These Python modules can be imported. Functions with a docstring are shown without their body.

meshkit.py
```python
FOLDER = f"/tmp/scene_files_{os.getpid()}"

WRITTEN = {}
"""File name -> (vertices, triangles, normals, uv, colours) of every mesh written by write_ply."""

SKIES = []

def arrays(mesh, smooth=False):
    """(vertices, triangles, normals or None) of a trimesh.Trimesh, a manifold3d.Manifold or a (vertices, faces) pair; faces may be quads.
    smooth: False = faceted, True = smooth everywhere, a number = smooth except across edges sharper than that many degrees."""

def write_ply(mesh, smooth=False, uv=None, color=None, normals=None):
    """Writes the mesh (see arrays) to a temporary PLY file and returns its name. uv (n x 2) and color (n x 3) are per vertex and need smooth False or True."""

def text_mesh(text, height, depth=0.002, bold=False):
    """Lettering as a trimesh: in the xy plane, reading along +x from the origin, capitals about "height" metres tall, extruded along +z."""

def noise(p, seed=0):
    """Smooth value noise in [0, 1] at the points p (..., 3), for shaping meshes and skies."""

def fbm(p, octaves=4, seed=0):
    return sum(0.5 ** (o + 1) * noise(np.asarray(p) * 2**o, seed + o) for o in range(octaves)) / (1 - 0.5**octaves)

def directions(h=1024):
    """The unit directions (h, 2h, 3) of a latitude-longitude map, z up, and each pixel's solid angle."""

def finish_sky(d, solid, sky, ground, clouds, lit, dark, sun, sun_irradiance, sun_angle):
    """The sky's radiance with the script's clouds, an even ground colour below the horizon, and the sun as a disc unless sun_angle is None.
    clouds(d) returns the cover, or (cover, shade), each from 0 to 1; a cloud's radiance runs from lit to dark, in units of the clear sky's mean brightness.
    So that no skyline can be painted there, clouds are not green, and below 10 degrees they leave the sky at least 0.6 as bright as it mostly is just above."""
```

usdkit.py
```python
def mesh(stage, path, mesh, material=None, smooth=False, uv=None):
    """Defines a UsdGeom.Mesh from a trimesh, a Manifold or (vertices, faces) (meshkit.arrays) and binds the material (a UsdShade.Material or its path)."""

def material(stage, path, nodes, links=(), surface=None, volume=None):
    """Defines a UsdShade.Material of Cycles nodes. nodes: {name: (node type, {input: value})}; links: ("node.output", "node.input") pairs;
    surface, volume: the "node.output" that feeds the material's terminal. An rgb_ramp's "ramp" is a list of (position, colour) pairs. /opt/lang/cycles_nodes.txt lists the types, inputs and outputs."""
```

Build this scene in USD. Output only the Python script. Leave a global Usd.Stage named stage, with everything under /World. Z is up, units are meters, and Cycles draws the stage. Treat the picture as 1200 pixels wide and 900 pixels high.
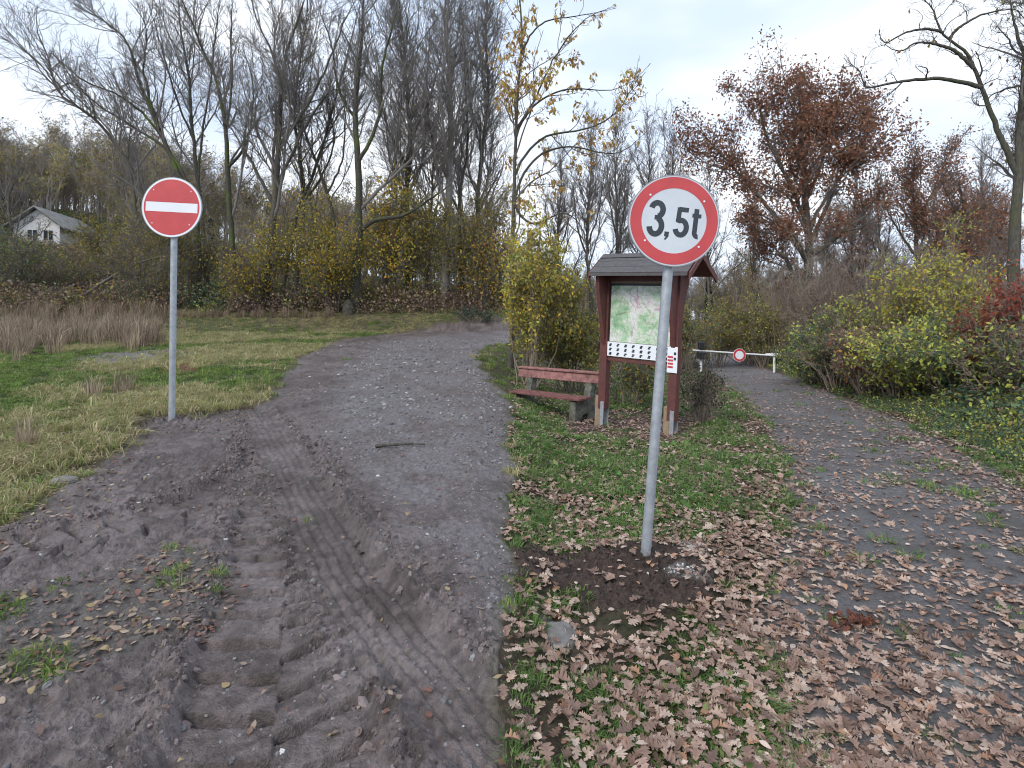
import math
import numpy as np
import trimesh
import shapely
from shapely.geometry import Polygon, LineString
import usdkit
import meshkit
from meshkit import fbm, noise
from pxr import Usd, UsdGeom, UsdLux, UsdShade, Sdf, Gf, Vt

stage = Usd.Stage.CreateInMemory()
UsdGeom.SetStageUpAxis(stage, 'Z')
UsdGeom.SetStageMetersPerUnit(stage, 1.0)
UsdGeom.Xform.Define(stage, '/World')
UsdGeom.Scope.Define(stage, '/World/Looks')

# ------------------------------------------------------------------ camera
F, HORIZON, EYE = 650.0, 372.0, 1.53          # focal length and horizon in photograph pixels, eye height in metres
cam = UsdGeom.Camera.Define(stage, '/World/camera')
cam.CreateHorizontalApertureAttr(36.0)
cam.CreateVerticalApertureAttr(27.0)
cam.CreateFocalLengthAttr(F / 1200 * 36.0)
cam.CreateVerticalApertureOffsetAttr(-(450 - HORIZON) / 1200 * 36.0)
cam.CreateClippingRangeAttr(Gf.Vec2f(0.05, 5000))
cam.AddTranslateOp().Set((0, 0, EYE))
cam.AddRotateXOp().Set(90.0)
cam.CreateExposureAttr(0.68)

# ------------------------------------------------------------------ sky and sun (overcast)
SUN_AZ, SUN_EL = math.radians(215), math.radians(42)
mat = lambda name, *a, **k: usdkit.material(stage, '/World/Looks/' + name, *a, **k)
sky_mat = mat('sky', {
    'sky': ('sky_texture', {'sky_type': 'single_scattering', 'sun_disc': False, 'sun_elevation': SUN_EL, 'sun_rotation': SUN_AZ}),
    'tc': ('texture_coordinate', {}),
    'map': ('mapping', {'scale': (1.0, 1.0, 2.6)}),
    'n': ('noise_texture', {'scale': 1.7, 'detail': 4.0, 'roughness': 0.45}),
    'ramp': ('rgb_ramp', {'ramp': [(0.30, (5.1, 6.25, 8.2)), (0.5, (6.1, 7.15, 8.9)), (0.62, (8.6, 9.2, 10.1)), (0.72, (9.6, 10.0, 10.5))]}),
    'mix': ('mix_color', {'fac': 0.94, 'use_clamp': False}),
    'bg': ('background_shader', {'strength': 0.085})},
    [('tc.generated', 'map.vector'), ('map.vector', 'n.vector'), ('n.fac', 'ramp.fac'), ('sky.color', 'mix.a'), ('ramp.color', 'mix.b'), ('mix.result', 'bg.color')],
    surface='bg.background')
dome = UsdLux.DomeLight.Define(stage, '/World/sky')
dome.CreateIntensityAttr(1.0)
UsdShade.MaterialBindingAPI.Apply(dome.GetPrim()).Bind(sky_mat)
dome.GetPrim().SetCustomDataByKey('kind', 'structure')
sun = UsdLux.DistantLight.Define(stage, '/World/sun')
sun.CreateIntensityAttr(0.4)
sun.CreateAngleAttr(25.0)
sun.CreateNormalizeAttr(True)
sun.CreateColorAttr((1.0, 0.96, 0.9))
sun.AddRotateZOp().Set(-math.degrees(SUN_AZ))
sun.AddRotateXOp().Set(-(90 - math.degrees(SUN_EL)))

# ------------------------------------------------------------------ helpers
used = {}
def numbered(path):
    n = used.get(path, 0); used[path] = n + 1
    return path if n == 0 else '%s_%03d' % (path, n)

def normals_of(v, f):
    n = np.zeros_like(v); c = np.cross(v[f[:, 1]] - v[f[:, 0]], v[f[:, 2]] - v[f[:, 0]])
    for k in range(3):
        for a in range(3):
            n[:, a] += np.bincount(f[:, k], c[:, a], len(v))
    return n / np.maximum(np.linalg.norm(n, axis=1, keepdims=True), 1e-12)

def raw_mesh(path, v, f, material, normals=None, tint=None):
    m = UsdGeom.Mesh.Define(stage, path)
    v = np.asarray(v, np.float32); f = np.asarray(f, np.int32)
    m.CreatePointsAttr(Vt.Vec3fArray.FromNumpy(np.ascontiguousarray(v)))
    m.CreateFaceVertexCountsAttr(Vt.IntArray.FromNumpy(np.full(len(f), f.shape[1], np.int32)))
    m.CreateFaceVertexIndicesAttr(Vt.IntArray.FromNumpy(np.ascontiguousarray(f.ravel())))
    m.CreateSubdivisionSchemeAttr('none')
    if normals is not None:
        m.CreateNormalsAttr(Vt.Vec3fArray.FromNumpy(np.ascontiguousarray(normals, np.float32)))
        m.SetNormalsInterpolation('vertex')
    if tint is not None:
        UsdGeom.PrimvarsAPI(m).CreatePrimvar('tint', Sdf.ValueTypeNames.Color3fArray, 'vertex').Set(Vt.Vec3fArray.FromNumpy(np.ascontiguousarray(tint, np.float32)))
    UsdShade.MaterialBindingAPI.Apply(m.GetPrim()).Bind(UsdShade.Material.Get(stage, '/World/Looks/' + material))
    return m.GetPrim()

def obj(name, mesh, material, parent=None, smooth=30, label=None):
    base = parent.GetPath().pathString if parent else '/World'
    p = usdkit.mesh(stage, numbered(base + '/' + name), mesh, '/World/Looks/' + material, smooth=smooth).GetPrim()
    if label: p.SetCustomDataByKey('label', label)
    return p

def robj(name, vf, material, parent=None, normals=None, tint=None):
    base = parent.GetPath().pathString if parent else '/World'
    return raw_mesh(numbered(base + '/' + name), vf[0], vf[1], material, normals, tint)

def tag(p, label=None, cat=None, group=None, kind=None):
    for k, x in (('label', label), ('category', cat), ('group', group), ('kind', kind)):
        if x: p.SetCustomDataByKey(k, x)
    return p

def thing(name, label, cat, loc=(0, 0, 0), rotz=0.0, group=None, tilt=None):
    x = UsdGeom.Xform.Define(stage, numbered('/World/' + name))
    x.AddTranslateOp().Set(Gf.Vec3d(*map(float, loc)))
    if rotz: x.AddRotateZOp().Set(float(rotz))
    if tilt: x.AddRotateYOp().Set(float(tilt))
    return tag(x.GetPrim(), label, cat, group)

def box(x0, x1, y0, y1, z0, z1, bevel=0.0):
    if bevel:
        import manifold3d as m3
        b = bevel
        pts = []
        for x in (x0, x1):
            for y in (y0, y1):
                for z in (z0, z1):
                    sx, sy, sz = (1 if x == x0 else -1), (1 if y == y0 else -1), (1 if z == z0 else -1)
                    pts += [(x + sx * b, y + sy * b, z), (x + sx * b, y, z + sz * b), (x, y + sy * b, z + sz * b)]
        return trimesh.convex.convex_hull(np.array(pts))
    m = trimesh.creation.box((x1 - x0, y1 - y0, z1 - z0)); m.apply_translation(((x0 + x1) / 2, (y0 + y1) / 2, (z0 + z1) / 2))
    return m

def cat(ms): return trimesh.util.concatenate(ms)

def cyl(p0, p1, r, n=24):
    return trimesh.creation.cylinder(r, segment=[p0, p1], sections=n)

def prism(pts, depth):
    """polygon in x,z extruded along +y by depth"""
    m = trimesh.creation.extrude_polygon(Polygon(pts), depth, engine='earcut')
    v = m.vertices.copy(); m.vertices = np.stack([v[:, 0], depth - v[:, 2], v[:, 1]], 1)
    return m

def smoothstep(a, b, x):
    t = np.clip((x - a) / (b - a), 0, 1); return t * t * (3 - 2 * t)

# ------------------------------------------------------------------ terrain
def G(x, y):
    x = np.asarray(x, float); y = np.asarray(y, float)
    yc = np.minimum(y, 27.0)
    s = x / np.maximum(y, 0.8)
    f_ = smoothstep(12, 20, y)
    w = smoothstep(0, 1, (s + 0.10 - 0.09 * f_) / (0.22 - 0.14 * f_))
    yc = np.maximum(yc, 0)
    z = 0.0308 * yc * (1 - w) - 0.0308 * yc * w
    z = z + (1 - smoothstep(-0.01, 0.06, s)) * 1.30 * smoothstep(26.0, 32.5, y)
    d2 = (x + 78) ** 2 + (y - 98) ** 2
    z = z + 17.5 * np.exp(-d2 / 50.0 ** 2) * smoothstep(28, 44, y)
    # low bank on the far side of the path on the right
    e = x - path_right(y)
    z = z + 0.55 * smoothstep(0.5, 3.0, e) * smoothstep(1.0, 4.0, y) * (x > 0)
    return z

def path_right(y):
    return np.interp(y, [0, 2, 5.75, 10.1, 15.8, 23, 40, 80], [3.8, 4.2, 5.3, 7.0, 8.75, 10.9, 15.5, 27])
def path_left(y):
    return np.interp(y, [0, 1.7, 2.44, 3.68, 5.0, 5.6, 7.2, 9.2, 14, 18.8, 24, 40, 80], [0.6, 0.85, 1.1, 1.73, 2.45, 2.75, 3.45, 4.25, 5.75, 7.0, 8.5, 12.6, 24])

def L(px, py):
    """pixel on the left photograph's ground -> world x, y"""
    Y = EYE * F / (py - 352.0); return ((px - 600) * Y / F, Y)
def Rr(px, py):
    Y = EYE * F / (py - 392.0); return ((px - 600) * Y / F, Y)
def P(px, py, Y):
    return np.array([(px - 600) * Y / F, Y, EYE - (py - HORIZON) * Y / F])

road_poly = Polygon([L(*p) for p in [(600, 386), (560, 386), (500, 388), (450, 392), (400, 399), (365, 411), (338, 432), (314, 460), (296, 478), (245, 487), (195, 490), (165, 505), (130, 540), (80, 580), (40, 604), (0, 625), (-250, 690), (-1500, 1000)]] + [(-6, -30), (0.02, -30)])
island_poly = Polygon([L(*p) for p in [(556, 414), (575, 405), (640, 396), (640, 470), (585, 446), (562, 430)]])
patch_poly = Polygon([L(*p) for p in [(-120, 730), (0, 700), (60, 686), (140, 668), (180, 640), (235, 628), (285, 640), (272, 690), (250, 735), (170, 775), (80, 800), (0, 812), (-120, 850)]])
gravel_poly = Polygon([L(*p) for p in [(600, 388), (520, 392), (440, 402), (400, 440), (385, 500), (430, 570), (520, 640), (570, 720), (600, 800)]])
dug_poly = Polygon([Rr(*p) for p in [(598, 648), (640, 652), (690, 648), (735, 634), (790, 642), (838, 668), (836, 698), (780, 722), (720, 722), (660, 700), (598, 704)]])
litter_poly = Polygon([Rr(*p) for p in [(640, 486), (700, 478), (800, 488), (850, 505), (800, 522), (700, 512), (650, 500)]])
strip_poly = Polygon([L(*p) for p in [(60, 424), (110, 414), (200, 409), (270, 411), (200, 421), (110, 429)]])
red_poly = Polygon([L(*p) for p in [(150, 432), (190, 423), (240, 424), (252, 434), (200, 442), (160, 440)]])
TRACK_A = LineString([L(*p) for p in [(300, 478), (335, 535), (372, 600), (420, 680), (480, 760), (560, 850), (700, 990)]])
TRACK_B = LineString([L(*p) for p in [(322, 500), (335, 560), (342, 640), (330, 740), (318, 860), (300, 1000)]])
TRACK_C = LineString([L(*p) for p in [(-200, 672), (0, 650), (130, 622), (240, 592), (310, 552), (330, 520)]])
TRACK_D = LineString([L(*p) for p in [(430, 455), (480, 505), (540, 590), (620, 700), (700, 800)]])

def sd(poly, x, y):
    pts = shapely.points(x, y)
    d = shapely.distance(pts, poly.exterior)
    return np.where(shapely.contains_xy(poly, x, y), d, -d)

def sd_near(poly, x, y, reach=2.5):
    """the same within reach of the polygon, a plain "far outside" elsewhere"""
    x0, y0, x1, y1 = poly.bounds
    k = (x > x0 - reach) & (x < x1 + reach) & (y > y0 - reach) & (y < y1 + reach)
    out = np.full(len(x), -9.0)
    if k.any(): out[k] = sd(poly, x[k], y[k])
    return out

def track(line, x, y):
    """lateral distance (signed) and distance along"""
    pts = shapely.points(x, y)
    s = shapely.line_locate_point(line, pts)
    q = shapely.get_coordinates(shapely.line_interpolate_point(line, s))
    q2 = shapely.get_coordinates(shapely.line_interpolate_point(line, np.minimum(s + 0.05, line.length)))
    t = q2 - q
    side = np.sign(t[:, 0] * (y - q[:, 1]) - t[:, 1] * (x - q[:, 0]))
    return side * np.hypot(x - q[:, 0], y - q[:, 1]), s

def n2(x, y, scale, octaves=3, seed=0):
    return fbm(np.stack([x * scale + 100, y * scale + 100, np.zeros_like(x) + seed * 3.7], -1), octaves, seed)

def fields(x, y):
    x = np.asarray(x, float); y = np.asarray(y, float)
    j = (n2(x, y, 1.6, 4, 3) - 0.5)
    j2 = (n2(x, y, 7.0, 3, 5) - 0.5)
    jit = j * 0.55 + j2 * 0.25
    m = {}
    right = x > 0.10 * j * np.clip(y, 1, 4) + 0.08 * j2
    m['right'] = right
    far = y > 0
    m['road'] = np.where(right, 0, smoothstep(-0.12, 0.12, np.minimum(sd(road_poly, x, y), -sd_near(island_poly, x, y)) + jit * np.clip(y / 6, 0.35, 1.2)))
    m['patch'] = smoothstep(-0.05, 0.1, sd_near(patch_poly, x, y) + jit * 0.7)
    m['gravel'] = smoothstep(-0.3, 0.35, sd_near(gravel_poly, x, y) + jit * 1.2) * m['road']
    pl, pr = path_left(y), path_right(y)
    m['path'] = np.where(x > 0.3, smoothstep(-0.1, 0.1, np.minimum(x - pl, pr - x) + jit * 0.35), 0)
    m['dug'] = np.where(right, smoothstep(-0.06, 0.08, sd_near(dug_poly, x, y) + jit * 0.55), 0)
    m['litter'] = smoothstep(-0.1, 0.2, sd_near(litter_poly, x, y) + jit * 0.8)
    m['strip'] = smoothstep(-0.2, 0.4, sd_near(strip_poly, x, y) + jit)
    m['red'] = smoothstep(-0.2, 0.4, sd_near(red_poly, x, y) + jit * 1.2)
    m['j'], m['j2'] = j, j2
    return m

def relief(x, y, m):
    near = 1 - smoothstep(9, 16, y)
    road, grav = m['road'], m['gravel']
    mud = road * (1 - 0.75 * grav) * (1 - 0.3 * m['patch'])
    big = n2(x, y, 1.1, 3, 11) - 0.5
    mid = n2(x, y, 5.0, 3, 12) - 0.5
    ridg = np.abs(n2(x, y, 9.0, 3, 13) - 0.5) * 2
    fine = n2(x, y, 26.0, 3, 14) - 0.5
    vfine = n2(x, y, 70.0, 2, 15) - 0.5
    z = 0.06 * big + 0.02 * mid
    smooth = np.zeros_like(x); tz = np.zeros_like(x); crumb = np.zeros_like(x)
    wob = 0.05 * (n2(x, y, 2.2, 2, 20) - 0.5)
    for line, half, depth, kind in ((TRACK_C, 0.27, 0.030, 'lug'), (TRACK_B, 0.34, 0.035, 'lug'), (TRACK_A, 0.17, 0.040, 'long')):
        tk = (y < 17) & (y > 0.5) & (x < 1.2) & (x > -6.5)
        d, s = np.full(len(x), 5.0), np.zeros(len(x))
        if tk.any(): d[tk], s[tk] = track(line, x[tk], y[tk])
        d = d + wob
        ins = 1 - smoothstep(half - 0.03, half + 0.04, np.abs(d))
        ridge = np.exp(-((np.abs(d) - half - 0.08) / 0.05) ** 2)
        fresh = 0.55 + 0.9 * np.clip(n2(x, y, 1.6, 2, 31) , 0, 1)
        tz = tz * (1 - ins) - depth * ins
        tz += ridge * (0.006 if kind == 'long' and depth < 0.03 else 0.022) * (0.2 + 1.6 * np.abs(n2(x, y, 6, 3, 32) - 0.35))
        crumb = np.maximum(crumb, ridge)
        if kind == 'lug':
            ph = s / 0.235 + np.abs(d) * 1.5 * np.where(d > 0, 1, 0.85) + 0.35 * (n2(x, y, 3, 2, 33) - 0.5)
            ph = np.where(d > 0, ph, ph + 0.5)
            ph = ph + 0.12 * (n2(x, y, 14, 2, 34) - 0.5)
            g = 1 - smoothstep(0.08, 0.20, np.abs(((ph + 0.5) % 1.0) - 0.5) * 2)
            rise = ((ph % 1.0) - 0.5) * 0.022
            brk = smoothstep(0.28, 0.42, n2(x, y, 3.5, 2, 35))
            tz += ins * (-0.042 * g * brk + rise) * fresh
        else:
            g = 0.5 - 0.5 * np.cos(2 * np.pi * d / 0.062)
            bars = 0.5 - 0.5 * np.cos(2 * np.pi * (s / 0.05 + d * 3))
            tz += ins * (-0.014 * (1 - g) ** 3 - 0.002 * bars) * fresh
        smooth = np.maximum(smooth, ins)
    clod = (np.clip(ridg - 0.05, 0, 1) ** 1.0)
    rough = (1 - 0.82 * smooth)
    lump = n2(x, y, 3.2, 3, 21)
    z += mud * (near * tz + rough * (0.050 * (0.4 - clod) + 0.045 * fine + 0.03 * (lump - 0.5) + 0.020 * vfine) + crumb * (0.05 * fine + 0.03 * vfine) + 0.006 * vfine + smooth * 0.010 * fine)
    z += grav * (0.030 * fine + 0.014 * vfine + 0.03 * (lump - 0.5) - 0.02 * clod)
    z += m['path'] * (-0.02 - 0.05 * big + 0.006 * fine)
    z += (1 - road) * (1 - m['path']) * 0.03 * fine
    # spoil thrown up round the two sign posts
    for (cx, cy), h, r in ((L(201, 493), 0.10, 0.55), (Rr(752, 672), 0.07, 0.45)):
        dd = np.hypot(x - cx, (y - cy))
        z += h * np.exp(-(dd / r) ** 2) * (0.7 + 1.1 * (ridg - 0.3) + 1.3 * fine)
    z += m['dug'] * (0.03 + 0.05 * (0.3 - clod) + 0.05 * fine + 0.012 * vfine)
    z += (1 - near) * 0.02 * mid
    return z

def ground_z(x, y):
    m = fields(x, y); return G(x, y) + relief(x, y, m), m
def gz(x, y): return float(ground_z(np.array([x]), np.array([y]))[0][0])

def mix3(a, b, w): return a * (1 - w[:, None]) + np.asarray(b)[None] * w[:, None]

def ground_colour(x, y, m):
    n = len(x); big, mid, fine = n2(x, y, 0.5, 3, 41), n2(x, y, 2.5, 3, 42), n2(x, y, 14, 3, 43)
    c = np.tile([0.085, 0.07, 0.045], (n, 1))
    c = mix3(c, (0.16, 0.13, 0.075), smoothstep(0.45, 0.65, mid) * 0.8)
    c = mix3(c, (0.06, 0.085, 0.03), smoothstep(0.45, 0.6, big) * 0.6)
    c = mix3(c, (0.20, 0.185, 0.17), m['strip'] * 0.85)
    c = mix3(c, (0.16, 0.075, 0.045), m['red'] * 0.9)
    lawn = np.tile([0.055, 0.055, 0.03], (n, 1))
    lawn = mix3(lawn, (0.10, 0.075, 0.055), smoothstep(0.45, 0.62, mid) * 0.7)
    lawn = mix3(lawn, (0.10, 0.07, 0.06), m['litter'])
    c = np.where(m['right'][:, None], lawn, c)
    mud = np.tile([0.158, 0.127, 0.122], (n, 1))
    mud = mix3(mud, (0.085, 0.066, 0.060), smoothstep(0.42, 0.60, fine) * 0.8)
    mud = mix3(mud, (0.215, 0.182, 0.178), smoothstep(0.5, 0.7, mid) * 0.5)
    damp = smoothstep(0.46, 0.60, n2(x, y, 1.7, 4, 44)) * (1 - 0.6 * m['gravel'])
    mud = mud * (1 - 0.30 * damp[:, None]) * (1 - damp[:, None] * [[0.0, 0.03, 0.06]])
    mud = mix3(mud, (0.172, 0.153, 0.158), m['gravel'] * (0.25 + 0.75 * smoothstep(0.40, 0.6, mid)))
    mud = mix3(mud, (0.095, 0.085, 0.075), m['patch'] * 0.7)
    c = c * (1 - m['road'][:, None]) + mud * m['road'][:, None]
    pth = np.tile([0.155, 0.147, 0.150], (n, 1))
    pth = mix3(pth, (0.105, 0.093, 0.086), smoothstep(0.4, 0.62, mid) * 0.7)
    pth = mix3(pth, (0.195, 0.194, 0.198), smoothstep(0.55, 0.72, big) * 0.6)
    c = c * (1 - m['path'][:, None]) + pth * m['path'][:, None]
    c = mix3(c, (0.080, 0.058, 0.050), m['dug'] * 0.95)
    for cx, cy, r, col in ((*Rr(812, 641), 0.13, (0.52, 0.51, 0.49)), (*Rr(806, 680), 0.16, (0.27, 0.26, 0.25)), (*Rr(1125, 790), 0.17, (0.33, 0.345, 0.345)), (*Rr(650, 742), 0.11, (0.20, 0.19, 0.18))):
        d = np.hypot(x - cx, (y - cy) * 1.0)
        c = mix3(c, col, smoothstep(r * 1.1, r * 0.3, d + 0.16 * (fine - 0.5) + 0.1 * (mid - 0.5)) * 0.85)
    return np.clip(c, 0.01, 0.9)

# ------------------------------------------------------------------ materials
def soil_material(name, rough, grain, spec):
    mat(name, {
        'a': ('attribute', {'attribute': 'tint'}), 'g': ('geometry', {}),
        'n1': ('noise_texture', {'scale': grain, 'detail': 5.0, 'roughness': 0.7}),
        'n2': ('noise_texture', {'scale': grain * 4.3, 'detail': 3.0, 'roughness': 0.7}),
        'r': ('rgb_ramp', {'ramp': [(0.30, (0.48, 0.47, 0.46)), (0.5, (1, 1, 1)), (0.68, (1.45, 1.43, 1.4))]}),
        'mul': ('mix_color', {'blend_type': 'multiply', 'fac': 1.0, 'use_clamp': False}),
        'add': ('math', {'math_type': 'add'}),
        'b': ('bump', {'strength': 0.9, 'distance': 0.02}),
        'p': ('principled_bsdf', {'roughness': rough, 'specular_ior_level': spec})},
        [('g.position', 'n1.vector'), ('g.position', 'n2.vector'), ('n1.fac', 'r.fac'), ('a.color', 'mul.a'), ('r.color', 'mul.b'), ('mul.result', 'p.base_color'),
         ('n1.fac', 'add.value1'), ('n2.fac', 'add.value2'), ('add.value', 'b.height'), ('b.normal', 'p.normal')], surface='p.BSDF')
soil_material('mud', 0.42, 24.0, 0.55)
soil_material('soil', 0.9, 30.0, 0.2)
soil_material('gravel', 0.72, 48.0, 0.35)

def leaf_material(name, transl=0.35, rough=0.6):
    mat(name, {
        'a': ('attribute', {'attribute': 'tint'}), 'oi': ('object_info', {}),
        'mr': ('map_range', {'from_min': 0.0, 'from_max': 1.0, 'to_min': 0.72, 'to_max': 1.25}),
        'h': ('hsv', {'hue': 0.5, 'saturation': 1.0, 'fac': 1.0}),
        'p': ('principled_bsdf', {'roughness': rough, 'specular_ior_level': 0.3}),
        't': ('translucent_bsdf', {}), 'm': ('mix_closure', {'fac': transl})},
        [('oi.random', 'mr.value'), ('mr.result', 'h.value'), ('a.color', 'h.color'), ('h.color', 'p.base_color'), ('h.color', 't.color'), ('p.BSDF', 'm.closure1'), ('t.BSDF', 'm.closure2')],
        surface='m.closure')
leaf_material('leaf', 0.35)
leaf_material('dead_leaf', 0.15, 0.7)
leaf_material('twig_mix', 0.0, 0.85)

def bark_material(name, c1, c2, c3, scale=3.0):
    mat(name, {
        'g': ('texture_coordinate', {}), 'map': ('mapping', {'scale': (1, 1, 0.25)}),
        'n': ('noise_texture', {'scale': 9.0 * scale, 'detail': 6.0, 'roughness': 0.7}),
        'm': ('noise_texture', {'scale': 0.9, 'detail': 4.0}),
        'r': ('rgb_ramp', {'ramp': [(0.35, c1), (0.65, c2)]}),
        'rm': ('rgb_ramp', {'ramp': [(0.5, (0, 0, 0)), (0.66, (1, 1, 1))]}),
        'x': ('mix_color', {'b': c3}), 'b': ('bump', {'strength': 0.8, 'distance': 0.03}),
        'p': ('principled_bsdf', {'roughness': 0.9, 'specular_ior_level': 0.2})},
        [('g.object', 'map.vector'), ('map.vector', 'n.vector'), ('g.object', 'm.vector'), ('n.fac', 'r.fac'), ('m.fac', 'rm.fac'), ('r.color', 'x.a'), ('rm.color', 'x.fac'), ('x.result', 'p.base_color'), ('n.fac', 'b.height'), ('b.normal', 'p.normal')],
        surface='p.BSDF')
bark_material('bark', (0.045, 0.04, 0.034), (0.13, 0.12, 0.10), (0.085, 0.088, 0.05))
bark_material('bark_grey', (0.09, 0.086, 0.078), (0.22, 0.21, 0.19), (0.12, 0.12, 0.085))
bark_material('bark_moss', (0.03, 0.03, 0.022), (0.10, 0.09, 0.07), (0.085, 0.11, 0.03))
bark_material('twig', (0.10, 0.09, 0.082), (0.19, 0.172, 0.158), (0.15, 0.137, 0.115))
bark_material('twig_pale', (0.12, 0.108, 0.10), (0.22, 0.20, 0.186), (0.17, 0.155, 0.138))
bark_material('twig_brown', (0.17, 0.13, 0.105), (0.30, 0.24, 0.195), (0.24, 0.20, 0.155))

def paint(name, col, rough=0.5, metallic=0.0, var=0.12, scale=6.0, bump=0.0, dirt=None):
    nodes = {'g': ('texture_coordinate', {}), 'n': ('noise_texture', {'scale': scale, 'detail': 6.0, 'roughness': 0.65}),
             'r': ('rgb_ramp', {'ramp': [(0.3, tuple(x * (1 - var) for x in (dirt or col))), (0.62, col), (0.8, tuple(min(1, x * (1 + var * 0.5)) for x in col))]}),
             'b': ('bump', {'strength': bump, 'distance': 0.01}),
             'p': ('principled_bsdf', {'roughness': rough, 'metallic': metallic})}
    links = [('g.object', 'n.vector'), ('n.fac', 'r.fac'), ('r.color', 'p.base_color'), ('n.fac', 'b.height')] + ([('b.normal', 'p.normal')] if bump else [])
    mat(name, nodes, links, surface='p.BSDF')
paint('galvanised', (0.41, 0.44, 0.47), 0.45, 0.35, 0.34, 16.0, 0.1)
paint('sign_back', (0.33, 0.35, 0.37), 0.5, 0.4, 0.1)
paint('sign_white', (0.60, 0.64, 0.68), 0.38, 0, 0.12, 4.0)
paint('sign_bright', (0.78, 0.80, 0.83), 0.38, 0, 0.05, 5.0)
paint('sign_red', (0.56, 0.068, 0.072), 0.4, 0, 0.20, 4.0)
paint('sign_ink', (0.035, 0.042, 0.052), 0.45, 0, 0.1)
paint('red_timber', (0.125, 0.040, 0.034), 0.65, 0, 0.35, 12.0, 0.3)
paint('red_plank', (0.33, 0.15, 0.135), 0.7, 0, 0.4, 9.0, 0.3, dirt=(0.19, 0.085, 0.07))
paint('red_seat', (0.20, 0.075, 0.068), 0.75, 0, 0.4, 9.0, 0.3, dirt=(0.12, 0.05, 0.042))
paint('raw_timber', (0.30, 0.22, 0.14), 0.8, 0, 0.3, 14.0, 0.3)
paint('concrete', (0.15, 0.145, 0.12), 0.92, 0, 0.55, 9.0, 0.8, dirt=(0.07, 0.078, 0.045))
paint('slate', (0.095, 0.088, 0.092), 0.75, 0, 0.35, 18.0, 0.5)
paint('white_paint', (0.72, 0.72, 0.71), 0.5, 0, 0.1, 4.0)
paint('house_wall', (0.74, 0.73, 0.71), 0.9, 0, 0.08, 0.8)
paint('house_roof', (0.27, 0.26, 0.26), 0.85, 0, 0.3, 2.0, dirt=(0.2, 0.2, 0.17))
paint('dark_glass', (0.03, 0.035, 0.04), 0.15)
paint('black_paint', (0.018, 0.018, 0.02), 0.5)
paint('stone', (0.19, 0.18, 0.17), 0.9, 0, 0.45, 16.0, 0.7)
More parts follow.
